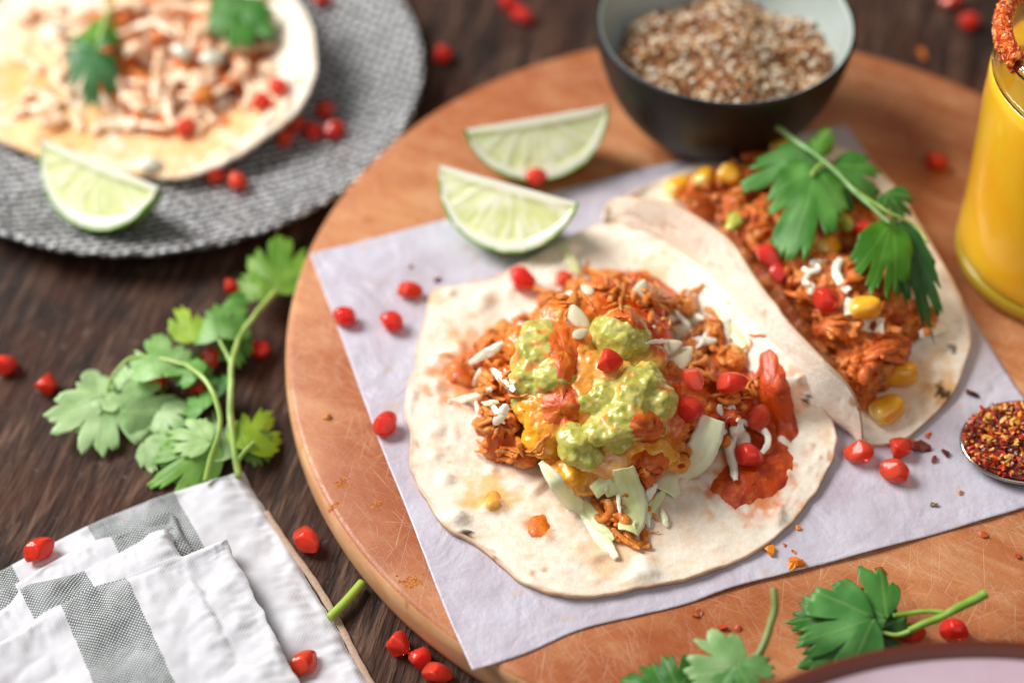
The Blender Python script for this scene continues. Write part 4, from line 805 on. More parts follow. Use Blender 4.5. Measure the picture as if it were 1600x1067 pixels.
for pts, w, lab, sd in [([(1278, 392), (1283, 405), (1270, 412), (1281, 420), (1262, 428), (1255, 424)], 1.9, 'curly grated cheese shred left of the taco centre', 1), ([(1261, 430), (1257, 440), (1268, 446), (1264, 458)], 1.9, 'grated cheese shred hanging below the curly one', 2),
                        ([(1316, 408), (1306, 425), (1314, 440), (1322, 455)], 3.0, 'white grated cheese strip in the middle of the taco', 3), ([(1325, 462), (1318, 476), (1322, 492)], 3.0, 'white grated cheese strip above the lower corn kernel', 4), ([(1440, 520), (1455, 512), (1478, 515)], 3.4, 'pale cheese strip at the open end of the taco under the leaf', 5), ([(1425, 535), (1445, 528), (1460, 534)], 2.6, 'short cheese strip on the open tortilla half', 6),
                        ([(1330, 500), (1350, 515), (1380, 512)], 6, 'wide pale cheese curl under the right cilantro leaf', 7)]:
    ribbon('cheese_shred', pts, w, lab, 'cheese', CW, .9, 'cheese shreds in the taco', 1.3, seed=sd + 60, taper=.8, cup=.3)

# ================================================================== pomegranate arils
def aril_mesh(k):
    r = np.random.default_rng(50 + k); v, f = ico(4); V = v * (1, .74, .68); V[:, 1:] *= (1 - .22 * v[:, :1])
    for j in range(9):                                     # flattened faces where arils pressed on each other
        n = unit(r.normal(size=3)); h = r.uniform(.50, .70); d = V @ n; V = V - np.outer(np.where(d > h, (d - h) * .85, 0), n)
    V = V + .03 * np.stack([fbm(v, .6, 2, k * 7 + j) for j in range(3)], 1)
    def mk(nm, V, m):
        me = bpy.data.meshes.new(nm); me.from_pydata((V * MM).tolist(), [], f); me.polygons.foreach_set('use_smooth', [True] * len(me.polygons)); me.materials.append(m); return me
    return mk('aril', V * 4.9, MT['aril']), mk('aril_core', V * 4.9 * .62 * (1, .9, .9) + np.array([-.3, 0, 0]), MT['core'])
ARM = [aril_mesh(k) for k in range(5)]
def aril(px, py, size, ang, label, group, lift=2.9, k=None):
    l, n = hit(px, py); n = unit(n + (0, 0, .6)); a, c = ARM[(int(px) + int(py)) % 5 if k is None else k]; s = size / 9.8
    o = bpy.data.objects.new('pomegranate_aril', a); COL.objects.link(o); o.location = Vector(l + n * lift * s + (0, 0, .2)) * MM; o.scale = (s, s, s)
    o.rotation_euler = (random.uniform(-.5, .5), random.uniform(-.3, .3), math.radians(ang)); tag(o, label, 'pomegranate seed', group)
    q = bpy.data.objects.new('seed_core', c); COL.objects.link(q); q.parent = o
G1, G2, G3, G4, G5 = 'arils on the parchment and board', 'arils on the front tortilla', 'arils on the taco', 'arils on the table', 'arils on the grey plate'
for a in [(541, 505, 9.6, -10, 'aril at the left edge of the parchment', G1), (613, 513, 9.8, -20, 'aril beside the one at the left parchment edge', G1), (641, 463, 8.6, -5, 'pale orange aril on the parchment next to the tortilla edge', G1), (603, 670, 9.6, 70, 'upright aril on the parchment left of the tortilla', G1),
          (1342, 716, 10.2, -10, 'left aril of the three on the paper below the taco', G1), (1403, 709, 9.4, 10, 'upper right aril of the three on the paper below the taco', G1), (1397, 746, 10.0, -25, 'lower aril of the three on the paper below the taco', G1), (1463, 262, 9.6, -5, 'lone aril on the bare board between taco and glass', G1),
          (838, 280, 8.0, 30, 'orange red aril lying between the two lime wedges', G1), (1422, 997, 8, 0, 'aril half hidden between the cilantro leaf and pink plate rim', G1), (1490, 993, 9, 0, 'aril peeping over the pink plate rim below the stem end', G1),
          (814, 446, 10.4, -25, 'aril lying on the bare back left of the tortilla', G2), (882, 444, 7.6, -30, 'small aril behind the guacamole mound', G2), (953, 574, 9.6, -12, 'single glossy aril on top of the guacamole', G2), (1079, 600, 8.8, -65, 'aril directly under the largest pumpkin seed', G2), (1083, 650, 10.4, 15, 'large dark aril above the broad cabbage strip', G2), (1142, 607, 9.6, 0, 'aril right of the aril under the pumpkin seed', G2), (1172, 723, 10.4, -10, 'aril in the salsa pool under the cabbage', G2), (1176, 652, 9.6, 60, 'deep shaded aril beside the salsa smear', G2),
          (1192, 402, 10.2, -60, 'aril at the taco rim under the cilantro leaf', G3), (1222, 432, 9.4, 75, 'aril standing at the taco rim next to another', G3), (1292, 483, 10.2, -25, 'glossy aril in the middle of the taco filling', G3), (1352, 370, 9.8, 60, 'dark aril deep in the taco between the leaves', G3),
          (12, 578, 9.6, 50, 'aril on the table at the far left edge', G4), (76, 611, 9.8, 80, 'aril touching the tip of the large pale cilantro leaf', G4), (245, 607, 9.8, 10, 'aril lying on the large pale cilantro leaf', G4), (331, 567, 9.4, 70, 'dark aril between the two cilantro stems', G4), (311, 614, 8.4, -30, 'aril partly behind the curved cilantro stem', G4), (408, 555, 9.2, -60, 'aril on the table between cilantro and board', G4), (362, 455, 7.6, 0, 'small aril behind the upper cilantro leaf', G4),
          (64, 870, 10.0, 35, 'aril lying on the grey striped fold of the napkin', G4), (478, 1046, 9.8, 50, 'aril lying on the right edge of the napkin', G4), (480, 854, 10.2, -50, 'aril on the table touching the right napkin edge', G4), (622, 1015, 10.2, -45, 'largest of the three arils against the board bottom edge', G4), (657, 1033, 8.6, 80, 'middle one of the three arils against the board bottom edge', G4), (684, 1060, 9, -10, 'lowest of the three arils against the board bottom edge', G4),
          (692, 95, 9.8, 10, 'lone aril on the dark table between plate and board', G4), (793, 14, 9.8, -20, 'left of two touching arils at the top of the table', G4), (815, 34, 9.8, -40, 'right of two touching arils at the top of the table', G4), (1485, 8, 10, 0, 'aril on the far table left of the glass, the upper one', G4), (1513, 42, 10, 40, 'aril on the far table right behind the salted rim', G4),
          (338, 284, 9.6, 10, 'left aril of a pair on the plate below the tortilla', G5), (372, 294, 9.6, -40, 'right aril of a pair on the plate below the tortilla', G5), (446, 226, 10, 20, 'lower left aril of the heap on the plate rim', G5), (466, 204, 9.6, 60, 'upper left aril of the heap on the plate rim', G5), (491, 216, 10, 0, 'middle aril of the heap on the plate rim', G5), (526, 212, 9.8, 70, 'rightmost aril of the heap on the plate rim', G5), (511, 182, 10, -30, 'topmost aril of the heap on the plate rim', G5), (506, 4, 9.6, 0, 'aril on the plate at the top edge of the photo', G5),
          (413, 168, 9.4, 30, 'lower aril on the right side of the third tortilla', G5), (442, 144, 9.4, -20, 'upper aril on the right side of the third tortilla', G5), (290, 208, 9.0, 60, 'aril among the pale sauce on the third tortilla', G5)]:
    aril(*a)

# ================================================================== cilantro
GP, GM, GD, GB = [[hexc(x) for x in p] for p in (('#b5d49c', '#cfe5bb'), ('#6ba846', '#8bbf63'), ('#3d7d2e', '#5c9c45'), ('#9cc034', '#b6d04a'))]
def leaf_geo(base, tip, up, width, seed, cols, lobes=3, fold=.25, droop=.2, curl=0., zmin=None, ripple=.6, spread=70):
    base, tip = np.asarray(base, float), np.asarray(tip, float); L = np.linalg.norm(tip - base); y = unit(tip - base); up = unit(up); x = unit(np.cross(y, up)); z = np.cross(x, y); r = np.random.default_rng(seed)
    na, nr = 220, 11; amax = math.radians(spread + 42); th = np.linspace(-amax, amax, na); la = np.radians(np.linspace(-spread, spread, lobes) if lobes > 1 else [0])
    lw = math.radians(spread / max(lobes - 1, 1)) if lobes > 1 else amax
    rad = (.80 + .20 * np.cos(th * 1.15)) * np.clip(1 - np.abs(th / amax) ** 7, 0, 1) ** .5; ph = r.uniform(0, 6)
    rad = rad * (1 + .07 * np.sin(th * 2.3 + ph)); rad = np.maximum(rad, .16)
    for i in range(lobes - 1):
        m = (la[i] + la[i + 1]) / 2 + r.normal() * .05; rad = rad * (1 - r.uniform(.38, .55) * np.exp(-np.abs((th - m) / (.085 + .03 * r.uniform())) ** 1.5))
    for a in la:
        for t in np.r_[-.34, .3] + r.normal(size=2) * .05:
            m = a + t * lw * (1.0 if lobes > 1 else .8) * 1.0; rad = rad * (1 - r.uniform(.10, .22) * np.exp(-np.abs((th - m) / .05) ** 1.2))
    rad = rad * (1 - .10 * np.abs(np.sin(th * (6.0 * math.pi / max(2 * lw, .8)) * .5 + ph + .8 * np.sin(th * 3 + ph))) ** .8 - .03 * np.abs(np.sin(th * 23 + ph)))
    # width correction
    X = np.sin(th) * rad; wx = X.max() - X.min(); sx = width / (wx * L); V = []; vein = []; rr = np.linspace(0.03, 1, nr)
    nearest = np.min(np.abs(th[:, None] - la[None]), axis=1); sgn = th[np.arange(na)] - la[np.argmin(np.abs(th[:, None] - la[None]), axis=1)]
    for i in range(na):
        for q in rr:
            R = rad[i] * q; lx = math.sin(th[i]) * R * sx * L; ly = (math.cos(th[i]) * R * .93 + .07) * L * (1 / 1.0)
            h = fold * L * .22 * math.cos(th[i] * 2.1 + ph) * R * R - droop * L * R * R - curl * abs(lx) ** 1.5 / (width ** .5 + 1e-6)
            h += ripple * (R ** 2) * math.sin(th[i] * 3 + ph * 2) * L * .06
            V.append(base + x * lx + y * (ly - .07 * L) + z * h); dist = abs(math.sin(min(nearest[i], 1.5))) * R * L
            sv = abs(math.sin(R * 15 - nearest[i] * 5)); vein.append(math.exp(-(dist / .45) ** 2) + .22 * math.exp(-(sv / .16) ** 2) * (nearest[i] < lw * .9) * q)
    V = np.array(V); F = grid_faces(na, nr)
    V = V + (1.5 * fbm(V, 13, 2, seed) + .5 * fbm(V, 5, 2, seed))[:, None] * z
    if zmin is not None: V[:, 2] = np.maximum(V[:, 2], zmin + .3 * np.tile(rr, na))
    if (vnormals(V, F) @ z).mean() < 0: F = [f[::-1] for f in F]
    c = mix(cols[0], cols[1], sstep(-.4, .5, fbm(V, 9, 2, seed + 3)))
    return V, F, c, np.clip(vein, 0, 1)
def add_leaf(root, b, t, width, seed, cols, up=None, **kw):
    base = P(*b); tip = P(*t); width *= .9; up = unit(unit(CAM - base) * .7 + (0, 0, .6)) if up is None else up
    V, F, c, vein = leaf_geo(base, tip, up, width, seed, cols, **kw); return make('leaf', V, F, MT['leaf'], root, col=c, solid=.12, attrs={'vein': vein})
def stem(root, pts, r0_, r1_, c=('#8fb04e', '#b4c877'), name='stem', seed=0):
    q = np.array([P(*p) for p in pts]); path = crom(q, 30); path = path + .5 * np.stack([fbm(path, 9, 2, seed + k) for k in (1, 2, 3)], 1); V, F = tube(path, .85 * np.linspace(r0_, r1_, 30) * (1 + .18 * fbm(path, 6, 2, seed + 5)), 10); cc = mix(hexc(c[0]), hexc(c[1]), sstep(-.4, .5, fbm(V, 5, 2, seed))); return make(name, V, F, MT['stem'], root, col=cc)
# sprig on the taco
sp = thing('cilantro_sprig', P(1300, 300, 30), 'dark green cilantro sprig laid over the folded taco filling', 'cilantro')
stem(sp, [(1213, 200, 49), (1255, 228, 51), (1300, 262, 51), (1345, 308, 50), (1392, 350, 48)], 1.15, .8, ('#6d9a50', '#9fbf86'))
stem(sp, [(1290, 252, 51), (1275, 262, 50), (1268, 275, 49)], .7, .5); stem(sp, [(1330, 292, 50.5), (1385, 330, 49), (1430, 352, 46), (1450, 380, 44)], .7, .5)
add_leaf(sp, (1270, 238, 49), (1145, 302, 44), 19, 11, (hexc('#5a9a42'), hexc('#86bd78')), lobes=3, spread=52, fold=.2, droop=.12)
add_leaf(sp, (1276, 262, 49), (1230, 416, 42), 29, 12, (hexc('#4c8c34'), hexc('#78b458')), lobes=3, spread=62, fold=.2, droop=.1)
add_leaf(sp, (1275, 240, 50), (1300, 180, 54), 10, 13, (hexc('#5c9a2e'), hexc('#86b552')), lobes=3, spread=50, fold=.6)
add_leaf(sp, (1300, 258, 46), (1395, 330, 42), 24, 14, GD, lobes=3, spread=55, fold=.2, droop=.2)
add_leaf(sp, (1396, 340, 46), (1350, 494, 42), 22, 15, (hexc('#43801f'), hexc('#5f9c2e')), lobes=3, spread=36, fold=.25, droop=.08)
add_leaf(sp, (1405, 345, 46), (1472, 558, 26), 15, 16, (hexc('#2c6420'), hexc('#47812e')), lobes=3, spread=40, fold=.5, droop=.05)
add_leaf(sp, (1410, 400, 40), (1455, 490, 30), 16, 17, GD, lobes=3, spread=50, fold=.3)
add_leaf(sp, (1385, 300, 46), (1420, 345, 42), 14, 18, GD, lobes=3, spread=50)
# big bunch on the table
bn = thing('cilantro_bunch', P(260, 640, 0), 'pale green cilantro bunch lying on the dark table above the napkin', 'cilantro')
stem(bn, [(322, 752, 5), (330, 715, 9), (341, 680, 14), (343, 645, 17), (332, 610, 19), (312, 585, 19), (292, 571, 17)], 1.15, .9, seed=1)
stem(bn, [(373, 745, 4), (366, 700, 7), (360, 650, 10), (360, 605, 12), (363, 562, 13), (375, 525, 12), (400, 490, 11), (430, 455, 9)], 1.4, .9, seed=2)
stem(bn, [(372, 722, 5), (382, 706, 7), (397, 690, 8)], 1.0, .7, seed=3); stem(bn, [(292, 571, 16), (250, 560, 14), (205, 560, 12), (175, 590, 9), (162, 622, 6)], .8, .6, seed=4)
stem(bn, [(363, 570, 12.5), (350, 545, 13), (338, 525, 13)], .9, .6, seed=5)
add_leaf(bn, (165, 618, 8), (150, 730, 3), 40, 21, GP, lobes=3, spread=62, fold=.22, droop=.1, zmin=.4)
add_leaf(bn, (160, 640, 7), (138, 556, 12), 13, 22, GP, lobes=1, fold=.8, zmin=.4)
add_leaf(bn, (140, 640, 4), (66, 655, 2), 13, 23, GP, lobes=3, spread=45, zmin=.4)
add_leaf(bn, (190, 640, 7), (288, 628, 7), 22, 24, (hexc('#9fc283'), hexc('#bcd7a4')), lobes=3, spread=50, zmin=.4)
add_leaf(bn, (255, 588, 15), (240, 495, 16), 24, 25, (hexc('#86b55e'), hexc('#b7d79d')), lobes=3, spread=52, fold=.15, droop=.25)
add_leaf(bn, (300, 535, 12), (278, 456, 17), 14, 26, GB, lobes=3, spread=40, fold=.4)
add_leaf(bn, (345, 530, 13), (336, 446, 16), 23, 27, (hexc('#5f9439'), hexc('#a3cb84')), lobes=3, spread=60, fold=.3, droop=.3)
add_leaf(bn, (430, 455, 9), (442, 336, 14), 26, 28, (hexc('#6a9a2c'), hexc('#8db548')), lobes=3, spread=55, fold=.25, droop=.1)
add_leaf(bn, (365, 520, 11), (374, 580, 7), 14, 29, (hexc('#47802a'), hexc('#68a03c')), lobes=3, spread=50)
add_leaf(bn, (386, 705, 7), (426, 618, 9), 19, 30, GB, lobes=3, spread=50, fold=.5, droop=.3)
add_leaf(bn, (392, 690, 6), (438, 715, 2), 14, 31, (hexc('#5f8a26'), hexc('#7ba238')), lobes=3, spread=55, zmin=.4)
add_leaf(bn, (340, 690, 7), (212, 768, 4), 24, 32, (hexc('#74a83a'), hexc('#9cc763')), lobes=3, spread=42, fold=.2, zmin=.4)
add_leaf(bn, (330, 690, 9), (248, 662, 10), 16, 33, (hexc('#a3c87c'), hexc('#bfd99e')), lobes=3, spread=45, fold=.3)
add_leaf(bn, (345, 720, 5), (330, 622, 9), 17, 34, (hexc('#a9c992'), hexc('#c2d8ae')), lobes=3, spread=40, fold=.3)
add_leaf(bn, (290, 600, 6), (322, 530, 8), 16, 35, (hexc('#4c8030'), hexc('#6e9e4a')), lobes=3, spread=45)
add_leaf(bn, (300, 690, 4), (290, 760, 3), 24, 36, (hexc('#6a9f38'), hexc('#8aba5a')), lobes=3, spread=60, zmin=.4)
add_leaf(bn, (215, 580, 4), (225, 640, 3), 20, 37, (hexc('#8fb66e'), hexc('#a9c98a')), lobes=3, spread=60, zmin=.4)
for b, t, w_, sd, cl in [((310, 590, 14), (268, 560, 15), 13, 71, GM), ((320, 640, 10), (285, 610, 10), 14, 72, GM), ((352, 610, 9), (318, 585, 8), 13, 73, GD), ((205, 600, 6), (180, 560, 8), 14, 74, GP), ((225, 690, 4), (285, 735, 3), 15, 75, GP), ((250, 640, 5), (300, 670, 6), 17, 76, GP), ((352, 470, 14), (392, 500, 11), 15, 77, GM), ((405, 470, 9), (398, 395, 13), 15, 78, (hexc('#6a9a2c'), hexc('#8db548'))), ((170, 660, 5), (105, 690, 2), 16, 79, GP)]:
    add_leaf(bn, b, t, w_, sd, cl, lobes=3, spread=52, fold=.25, zmin=.4)
# two sprigs on the board in front
s2 = thing('cilantro_sprig', P(1330, 970, T), 'dark green cilantro sprig on the board with its stem end pointing right', 'cilantro')
stem(s2, [(1541, 926, 30), (1490, 953, 27), (1450, 972, 25), (1420, 985, 23)], 1.5, 1.1, ('#6f9a2c', '#93b44a'), seed=7); stem(s2, [(1478, 958, 26.5), (1440, 956, 26), (1395, 962, 25)], .9, .7, ('#6f9a2c', '#93b44a')); stem(s2, [(1425, 985, 23), (1400, 992, 22), (1370, 985, 22)], .9, .6)
add_leaf(s2, (1385, 966, 24), (1285, 903, 26), 25, 41, GD, lobes=3, spread=58, fold=.25, droop=.1)
add_leaf(s2, (1365, 965, 25), (1215, 1010, 22), 30, 42, (hexc('#458a38'), hexc('#77b566')), lobes=3, spread=55, fold=.25, droop=.15)
add_leaf(s2, (1345, 985, 22), (1225, 1048, 19), 22, 43, (hexc('#3f8233'), hexc('#62a44f')), lobes=3, spread=55, fold=.25)
add_leaf(s2, (1350, 990, 21), (1430, 955, 25), 23, 44, (hexc('#234f16'), hexc('#356b22')), lobes=3, spread=55)
add_leaf(s2, (1300, 960, 23), (1215, 968, 20), 17, 45, GD, lobes=3, spread=50)
s3 = thing('cilantro_sprig', P(1110, 1040, T), 'cilantro sprig with a bent brownish stem standing at the bottom edge', 'cilantro')
stem(s3, [(1208, 921, 34), (1210, 950, 32), (1202, 985, 29), (1188, 1015, 27), (1165, 1045, 25)], 1.2, 1.35, ('#6f7f3a', '#8f9a5a'), seed=9)
add_leaf(s3, (1165, 1045, 26), (1050, 1050, 26), 26, 51, (hexc('#8ab872'), hexc('#b4d2a0')), lobes=3, spread=60, fold=.25)
add_leaf(s3, (1150, 1035, 27), (1180, 1090, 27), 20, 52, (hexc('#5f9a4c'), hexc('#86b572')), lobes=3, spread=55)
add_leaf(s3, (1060, 1075, 20), (1030, 1014, 22), 18, 53, GD, lobes=3, spread=55, fold=.3)
add_leaf(s3, (1040, 1080, 19), (960, 1056, 19), 16, 54, GD, lobes=3, spread=55, fold=.3)
add_leaf(s3, (1120, 1060, 22), (1105, 1012, 26), 14, 55, (hexc('#7fae62'), hexc('#a9c98e')), lobes=3, spread=50)
# the loose stem end between napkin and board
q = crom(np.array([P(515, 965, 3), P(540, 940, 3), P(566, 910, 2.4)]), 16); V, F = tube(q, 1.4, 12); o = make('cilantro_sprig', V, F, MT['stem'], col=np.tile(hexc('#9db648'), (len(V), 1))); tag(o, 'bright green cilantro stem end between napkin and board', 'cilantro')

# ================================================================== third tortilla's topping
t3 = thing('chicken_filling', P(280, 120, 9), 'dark orange chicken heap on the third tortilla on the plate', 'chicken')
ells = []
poly3 = [P(x, y, 10)[:2] for x, y in [(140, 20), (200, -60), (330, -80), (440, -20), (460, 80), (440, 150), (380, 190), (300, 215), (230, 190), (170, 150), (140, 90)]]; A3 = np.array(poly3); c3 = A3.mean(0)
while len(ells) < 190:
    p = rng.uniform(A3.min(0), A3.max(0))
    if in_poly(p, poly3):
        s = rng.uniform(2.2, 4.6); ells.append(((p[0], p[1], 9 + 10 * max(0, 1 - (np.linalg.norm(p - c3) / 42) ** 2) * rng.uniform(.3, 1)), (s * rng.uniform(1, 2.4), s, s * .8), rot(*rng.uniform(-.5, .5, 2), rng.uniform(0, 6))))
V, F = merge_blobs(ells, .9, 2); c = meat_col(V, 71, .3); c = mix(c, hexc('#7a3414'), .6 * sstep(-.1, .4, fbm(V, 6, 2, 72))); make('chicken_mass', V, F, MT['meat'], t3, col=c); solid_surface(V, F)
dz = thing('sauce_drizzle', P(250, 120, 20), 'peach pink sauce drizzled in loops over the third tortilla', 'sauce')
def drz(pts, r, seed):
    q = np.array([hit(*p)[0] + (0, 0, r * .5) for p in pts]); path = crom(q, 40); path[:, :2] += 1.0 * np.stack([fbm(path, 8, 2, seed), fbm(path, 8, 2, seed + 1)], 1); V, F = tube(path, .66 * r * np.maximum(.3, 1 + 1.5 * fbm(path, 6, 3, seed + 3)) * np.sin(np.linspace(.3, np.pi - .3, 40)) ** .5, 10, .45); V = V + .8 * np.stack([fbm(V, 3, 2, seed + j) for j in (6, 7, 8)], 1)
    c = mix(hexc('#f8d9bb'), hexc('#f2c49a'), sstep(-.3, .4, fbm(V, 6, 2, seed))); make('drizzle_line', V, F, MT['drizzle'], dz, col=c)
for k, (pts, r) in enumerate([([(175, 65), (240, 40), (285, 62), (330, 40)], 3), ([(195, 95), (225, 75), (262, 110), (300, 140), (330, 110)], 3), ([(180, 115), (200, 160), (245, 175), (290, 160), (340, 195)], 3), ([(305, 60), (290, 110), (262, 150), (270, 205)], 3), ([(140, 205), (200, 192), (260, 205), (320, 195)], 3), ([(170, 170), (185, 180), (230, 150)], 2.6), ([(210, 20), (270, 10), (330, 25), (380, 60)], 3), ([(30, 40), (70, 25), (110, 40), (150, 15)], 3.4), ([(70, 170), (95, 190), (60, 200)], 4.2), ([(35, 165), (60, 150), (95, 172)], 4.2), ([(350, 70), (330, 120), (350, 150)], 2.8), ([(60, 65), (100, 80), (80, 110)], 3.2), ([(200, 130), (240, 140), (255, 175), (300, 185)], 2.6), ([(230, 50), (250, 90), (235, 120)], 2.4), ([(300, 90), (350, 100), (400, 80)], 2.4), ([(360, 120), (395, 140), (380, 175)], 2.4), ([(270, 150), (330, 150), (390, 120)], 2.2), ([(150, 40), (180, 15), (230, 0)], 2.6), ([(20, 90), (60, 110), (40, 140)], 3.0), ([(110, 150), (90, 130), (120, 100)], 2.6)]): drz(pts, r, 300 + k * 5)
for k in range(46):
    x, y = rs.uniform(20, 420), rs.uniform(-10, 210); a = rs.uniform(0, np.pi); L = rs.uniform(14, 34); b = a + rs.uniform(-1, 1)
    if x > 330 and y > 150 or x < 120 and y > 190: continue
    if abs(x - 135) < 45 and y < 165: continue
    drz([(x - L * math.cos(a), y - L * math.sin(a) * .7), (x, y), (x + L * math.cos(b), y + L * math.sin(b) * .7)], rs.uniform(2.0, 4.4), 500 + k * 3)
for k in range(34):
    x, y = rs.uniform(10, 430), rs.uniform(-10, 205)
    if x > 320 and y > 150 or x < 120 and y > 185 or abs(x - 135) < 40 and y < 165: continue
    v, f = ico(3); l, n = hit(x, y); V = v * rs.uniform(2.0, 4.6) * (1.4, .9, .6) @ rot(.2, .1, rs.uniform(0, 6)).T; V = V + v * (1.6 * fbm(v * 4 + k, 2.5, 3, k))[:, None]
    if k % 3: make('sauced_chunk', V + l + n, f, MT['drizzle'], dz, col=mix(hexc('#f8d9bb'), hexc('#eeb98c'), sstep(-.3, .4, fbm(V + k, 3, 2, k))))
    else: make('chicken_chunk', V + l + n, f, MT['meat'], t3, col=meat_col(V + l, 600 + k, .1))
for px, py, L, a, lab, k in [(348, 165, 11, 60, 'white onion piece at the right of the third tortilla topping', 1), (330, 88, 10, 20, 'white onion piece near the top right leaf on the third tortilla', 2), (285, 85, 9, -40, 'greenish onion piece in the middle of the third tortilla', 3), (235, 262, 10, 10, 'pale onion piece at the front edge of the third tortilla', 4), (90, 55, 12, 30, 'white onion piece at the far left of the third tortilla', 5)]:
    v, f = ico(3); l, n = hit(px, py); V = v * (L / 2, L / 3.2, 1.6); V[:, 2] -= .05 * V[:, 0] ** 2; o = make('onion_piece', V @ rot(.2, .2, math.radians(a)).T + l + n * 2, f, MT['cabbage'], col=np.tile(hexc('#dcdccb'), (len(V), 1))); tag(o, lab, 'onion', 'onion pieces on the third tortilla')
l1 = thing('cilantro_leaves', P(135, 120, 16), 'cilantro leaves standing on the left of the third tortilla', 'cilantro')
add_leaf(l1, (150, 80, 26), (95, 40, 27), 18, 61, (hexc('#3c7a38'), hexc('#5d9a58')), lobes=3, spread=55); add_leaf(l1, (148, 78, 26), (130, 178, 18), 22, 62, (hexc('#3a7a3a'), hexc('#74ab7c')), lobes=3, spread=50); add_leaf(l1, (150, 70, 26), (178, -5, 28), 16, 63, (hexc('#5f9a2c'), hexc('#7cb04a')), lobes=3, spread=45); stem(l1, [(152, 75, 25), (165, 30, 26), (180, -30, 24)], 1, 1)
l2 = thing('cilantro_leaves', P(380, 40, 20), 'cilantro leaves on the right of the third tortilla at the top edge', 'cilantro')
add_leaf(l2, (365, 0, 28), (385, 78, 26), 27, 64, (hexc('#3c7a2a'), hexc('#62a045')), lobes=3, spread=60); add_leaf(l2, (372, 5, 28), (435, 55, 26), 20, 65, (hexc('#4a8a38'), hexc('#6aa858')), lobes=3, spread=50); add_leaf(l2, (360, 0, 28), (325, -30, 26), 18, 66, GD, lobes=3); stem(l2, [(366, 0, 27), (370, -60, 26)], 1, 1)

# ================================================================== spoon of chilli flakes, crumbs
SC = P(1606, 688, T + 5); v = []
sa = math.radians(8)
spn = thing('spoon', SC, 'metal spoon heaped with chilli flakes at the right edge', 'spoon')
def spoon_pt(u, a, z): x, y = 20 * u * math.cos(a), 15.5 * u * math.sin(a); return SC + (x * math.cos(sa) - y * math.sin(sa), x * math.sin(sa) + y * math.cos(sa), z)
V = []; nu = 14; na = 64
for a in np.linspace(0, 2 * np.pi, na, endpoint=False):
    for u in np.linspace(.03, 1, nu): V.append(spoon_pt(u, a, -4.6 * (1 - u ** 2.2)))
V = np.array(V); F = [f[::-1] for f in grid_faces(na, nu, True)]
if vnormals(V, F)[:, 2].mean() < 0: F = [f[::-1] for f in F]
make('spoon_bowl', V, F, MT['steel'], spn, solid=1.0); solid_surface(V, F)
hd = crom(np.array([SC + (18, 3, 0), SC + (34, 5, 3), SC + (70, 10, 8), SC + (110, 15, 4)]), 30); V, F = tube(hd, np.linspace(3.2, 5.5, 30), 10, .35); make('handle', V, F, MT['steel'], spn)
mb = MB(); fp = [hexc(h) for h in ('#c8441a', '#8e2410', '#e27a1e', '#eaa43a', '#6a1a0c', '#b5351a', '#e9b55a', '#4a120a')]
def shard(s, elong): b = ico(1)[0] * (s * elong, s, s * rng.uniform(.3, .7)); return b + .25 * s * rng.normal(size=b.shape), ico(1)[1]
V0 = []
for a in np.linspace(0, 2 * np.pi, 48, endpoint=False):
    for u in np.linspace(.02, .96, 12): V0.append(spoon_pt(u, a, 3.6 * (1 - u ** 2.0) - .3))
F0 = [f[::-1] for f in grid_faces(48, 12, True)]
if vnormals(np.array(V0), F0)[:, 2].mean() < 0: F0 = [f[::-1] for f in F0]
mb.add(np.array(V0), F0, hexc('#7a2410'))
for k in range(900):
    u, a = math.sqrt(rng.uniform(0, .93)), rng.uniform(0, 2 * np.pi); v, f = shard(rng.uniform(.35, .85), rng.uniform(1, 2.6)); mb.add(v @ rot(*rng.uniform(-.8, .8, 2), rng.uniform(0, 6)).T + spoon_pt(u, a, 3.6 * (1 - u ** 2) + rng.uniform(-.2, .7)), f, fp[rng.integers(0, 8)] * rng.uniform(.8, 1.15))
V, F = mb.get(); o = make('chilli_flakes', V, F, MT['flake'], col=mb.col(), smooth=False); tag(o, 'heap of orange red chilli flakes on the spoon', 'chilli flakes', kind='stuff')
def crumb(px, py, s, c, label, el=1.4, smooth=False):
    l, n = hit(px, py); v, f = shard(s, el); o = make('spice_crumb', v @ rot(.2, .1, rng.uniform(0, 6)).T + l + n * s * .45, f, MT['flake'], col=np.tile(hexc(c), (len(v), 1)), smooth=smooth); tag(o, label, 'spice crumb', 'spice crumbs lying about')
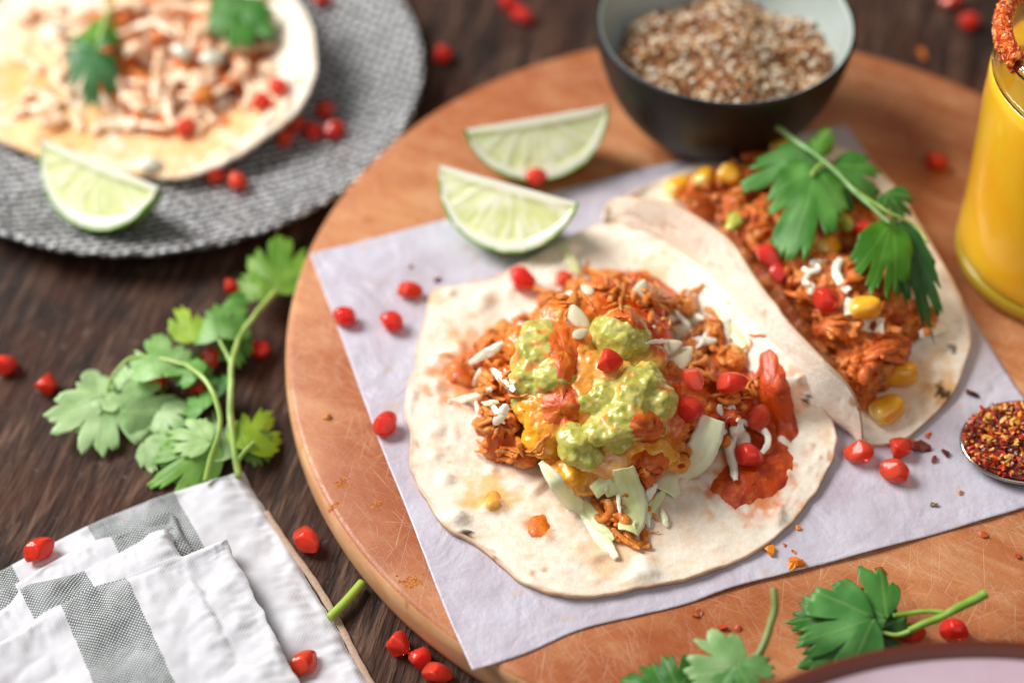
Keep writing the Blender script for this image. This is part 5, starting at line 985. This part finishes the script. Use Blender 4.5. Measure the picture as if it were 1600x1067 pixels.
for a in [(1519, 616, 1.3, '#3a1a12', 'dark elongated crumb on the paper above the spoon', 2), (1515, 661, 1.3, '#a3261a', 'red chilli crumb touching the spoon rim'), (1450, 681, 1.0, '#d05a28', 'orange crumb on the paper near the open taco edge'), (1437, 702, 1.9, '#6a2212', 'brown crumb clump touching the upper right aril', 1.7), (1428, 694, 1.1, '#a8401c', 'reddish crumb behind the brown clump'), (1476, 709, 1.1, '#54201a', 'dark round crumb midway between arils and spoon'), (1460, 719, 1.0, '#6a2a22', 'small dark crumb below the dark round one', 1.8), (1501, 771, 1.0, '#c88a62', 'pale tan crumb on the paper below the spoon'), (1460, 790, 1.1, '#7a5a3a', 'round peppery crumb on the paper by the lower paper edge', 1), (1536, 836, 1.1, '#c0501c', 'orange crumb on the board below the paper edge'),
          (1203, 862, 1.7, '#e88a1a', 'round orange crumb just in front of the tortilla edge', 1.1), (1245, 880, 1.6, '#d8741a', 'large orange crumb pair on the paper in front', 1.8), (1238, 884, 1.2, '#e89a2a', 'yellow crumb stuck to the orange crumb pair'), (1240, 863, .6, '#d86a2a', 'tiny orange speck above the crumb pair'), (1226, 852, .6, '#d05a1a', 'tiny orange speck nearest the tortilla'), (1247, 826, .9, '#e07a22', 'orange speck under the tortilla edge to the right'), (1373, 893, 1.1, '#9a3418', 'red brown crumb on the board above the cilantro'), (1345, 921, .7, '#b0451c', 'tiny red speck at the cilantro leaf tip'), (1128, 981, 1.4, '#b03a12', 'left of two red crumbs on the board left of the bent stem', 1.1), (1153, 982, 1.1, '#b8481a', 'right of two red crumbs on the board left of the bent stem'), (1090, 958, 1.4, '#c06a3a', 'pale red crumb on the board just below the paper edge'), (1590, 870, .8, '#a8401c', 'red speck at the right side of the board'),
          (683, 438, 1.1, '#7a4a4a', 'purple brown speck on the paper behind the tortilla'), (642, 418, .6, '#8a5a5a', 'tiny speck on the paper near the lime wedge'), (1440, 85, 1.8, '#b8641a', 'orange crumb on the far table by the glass'), (1443, 92, 1.2, '#a85818', 'second orange crumb on the far table by the glass'), (1415, 88, 1.2, '#7a3418', 'dark red crumb on the far table at the board edge'), (512, 652, 1.1, '#c9812f', 'orange crumb on the left of the board'), (1080, 668, .8, '#a82a10', 'red chilli flake on the broad cabbage strip'), (1065, 728, .9, '#b03010', 'red chilli flake low on the broad cabbage strip')]:
    crumb(*a)
# dried orange spice smudges on the board
for (c0, rx, ry, n, lab, sd) in [((646, 908), 19, 9, 120, 'dried orange spice smudge on the lower left of the board', 1), ((590, 787), 7, 7, 45, 'small orange spice smudge left of the paper edge', 2), ((535, 755), 8, 6, 30, 'faint orange spice smudge near the left board rim', 3), ((519, 792), 7, 6, 26, 'orange spice smudge on the board rim crease', 4)]:
    mb = MB(); r = np.random.default_rng(sd)
    for k in range(n):
        l, nn = hit(c0[0] + r.normal() * rx * .5, c0[1] + r.normal() * ry * .5); v, f = shard(r.uniform(.2, .55), 1.3); mb.add(v * (1, 1, .4) + l, f, hexc(['#b8651a', '#c8782a', '#a8561a'][k % 3]))
    V, F = mb.get(); o = make('spice_smudge', V, F, MT['flake'], col=mb.col(), smooth=False); tag(o, lab, 'spice', kind='stuff')
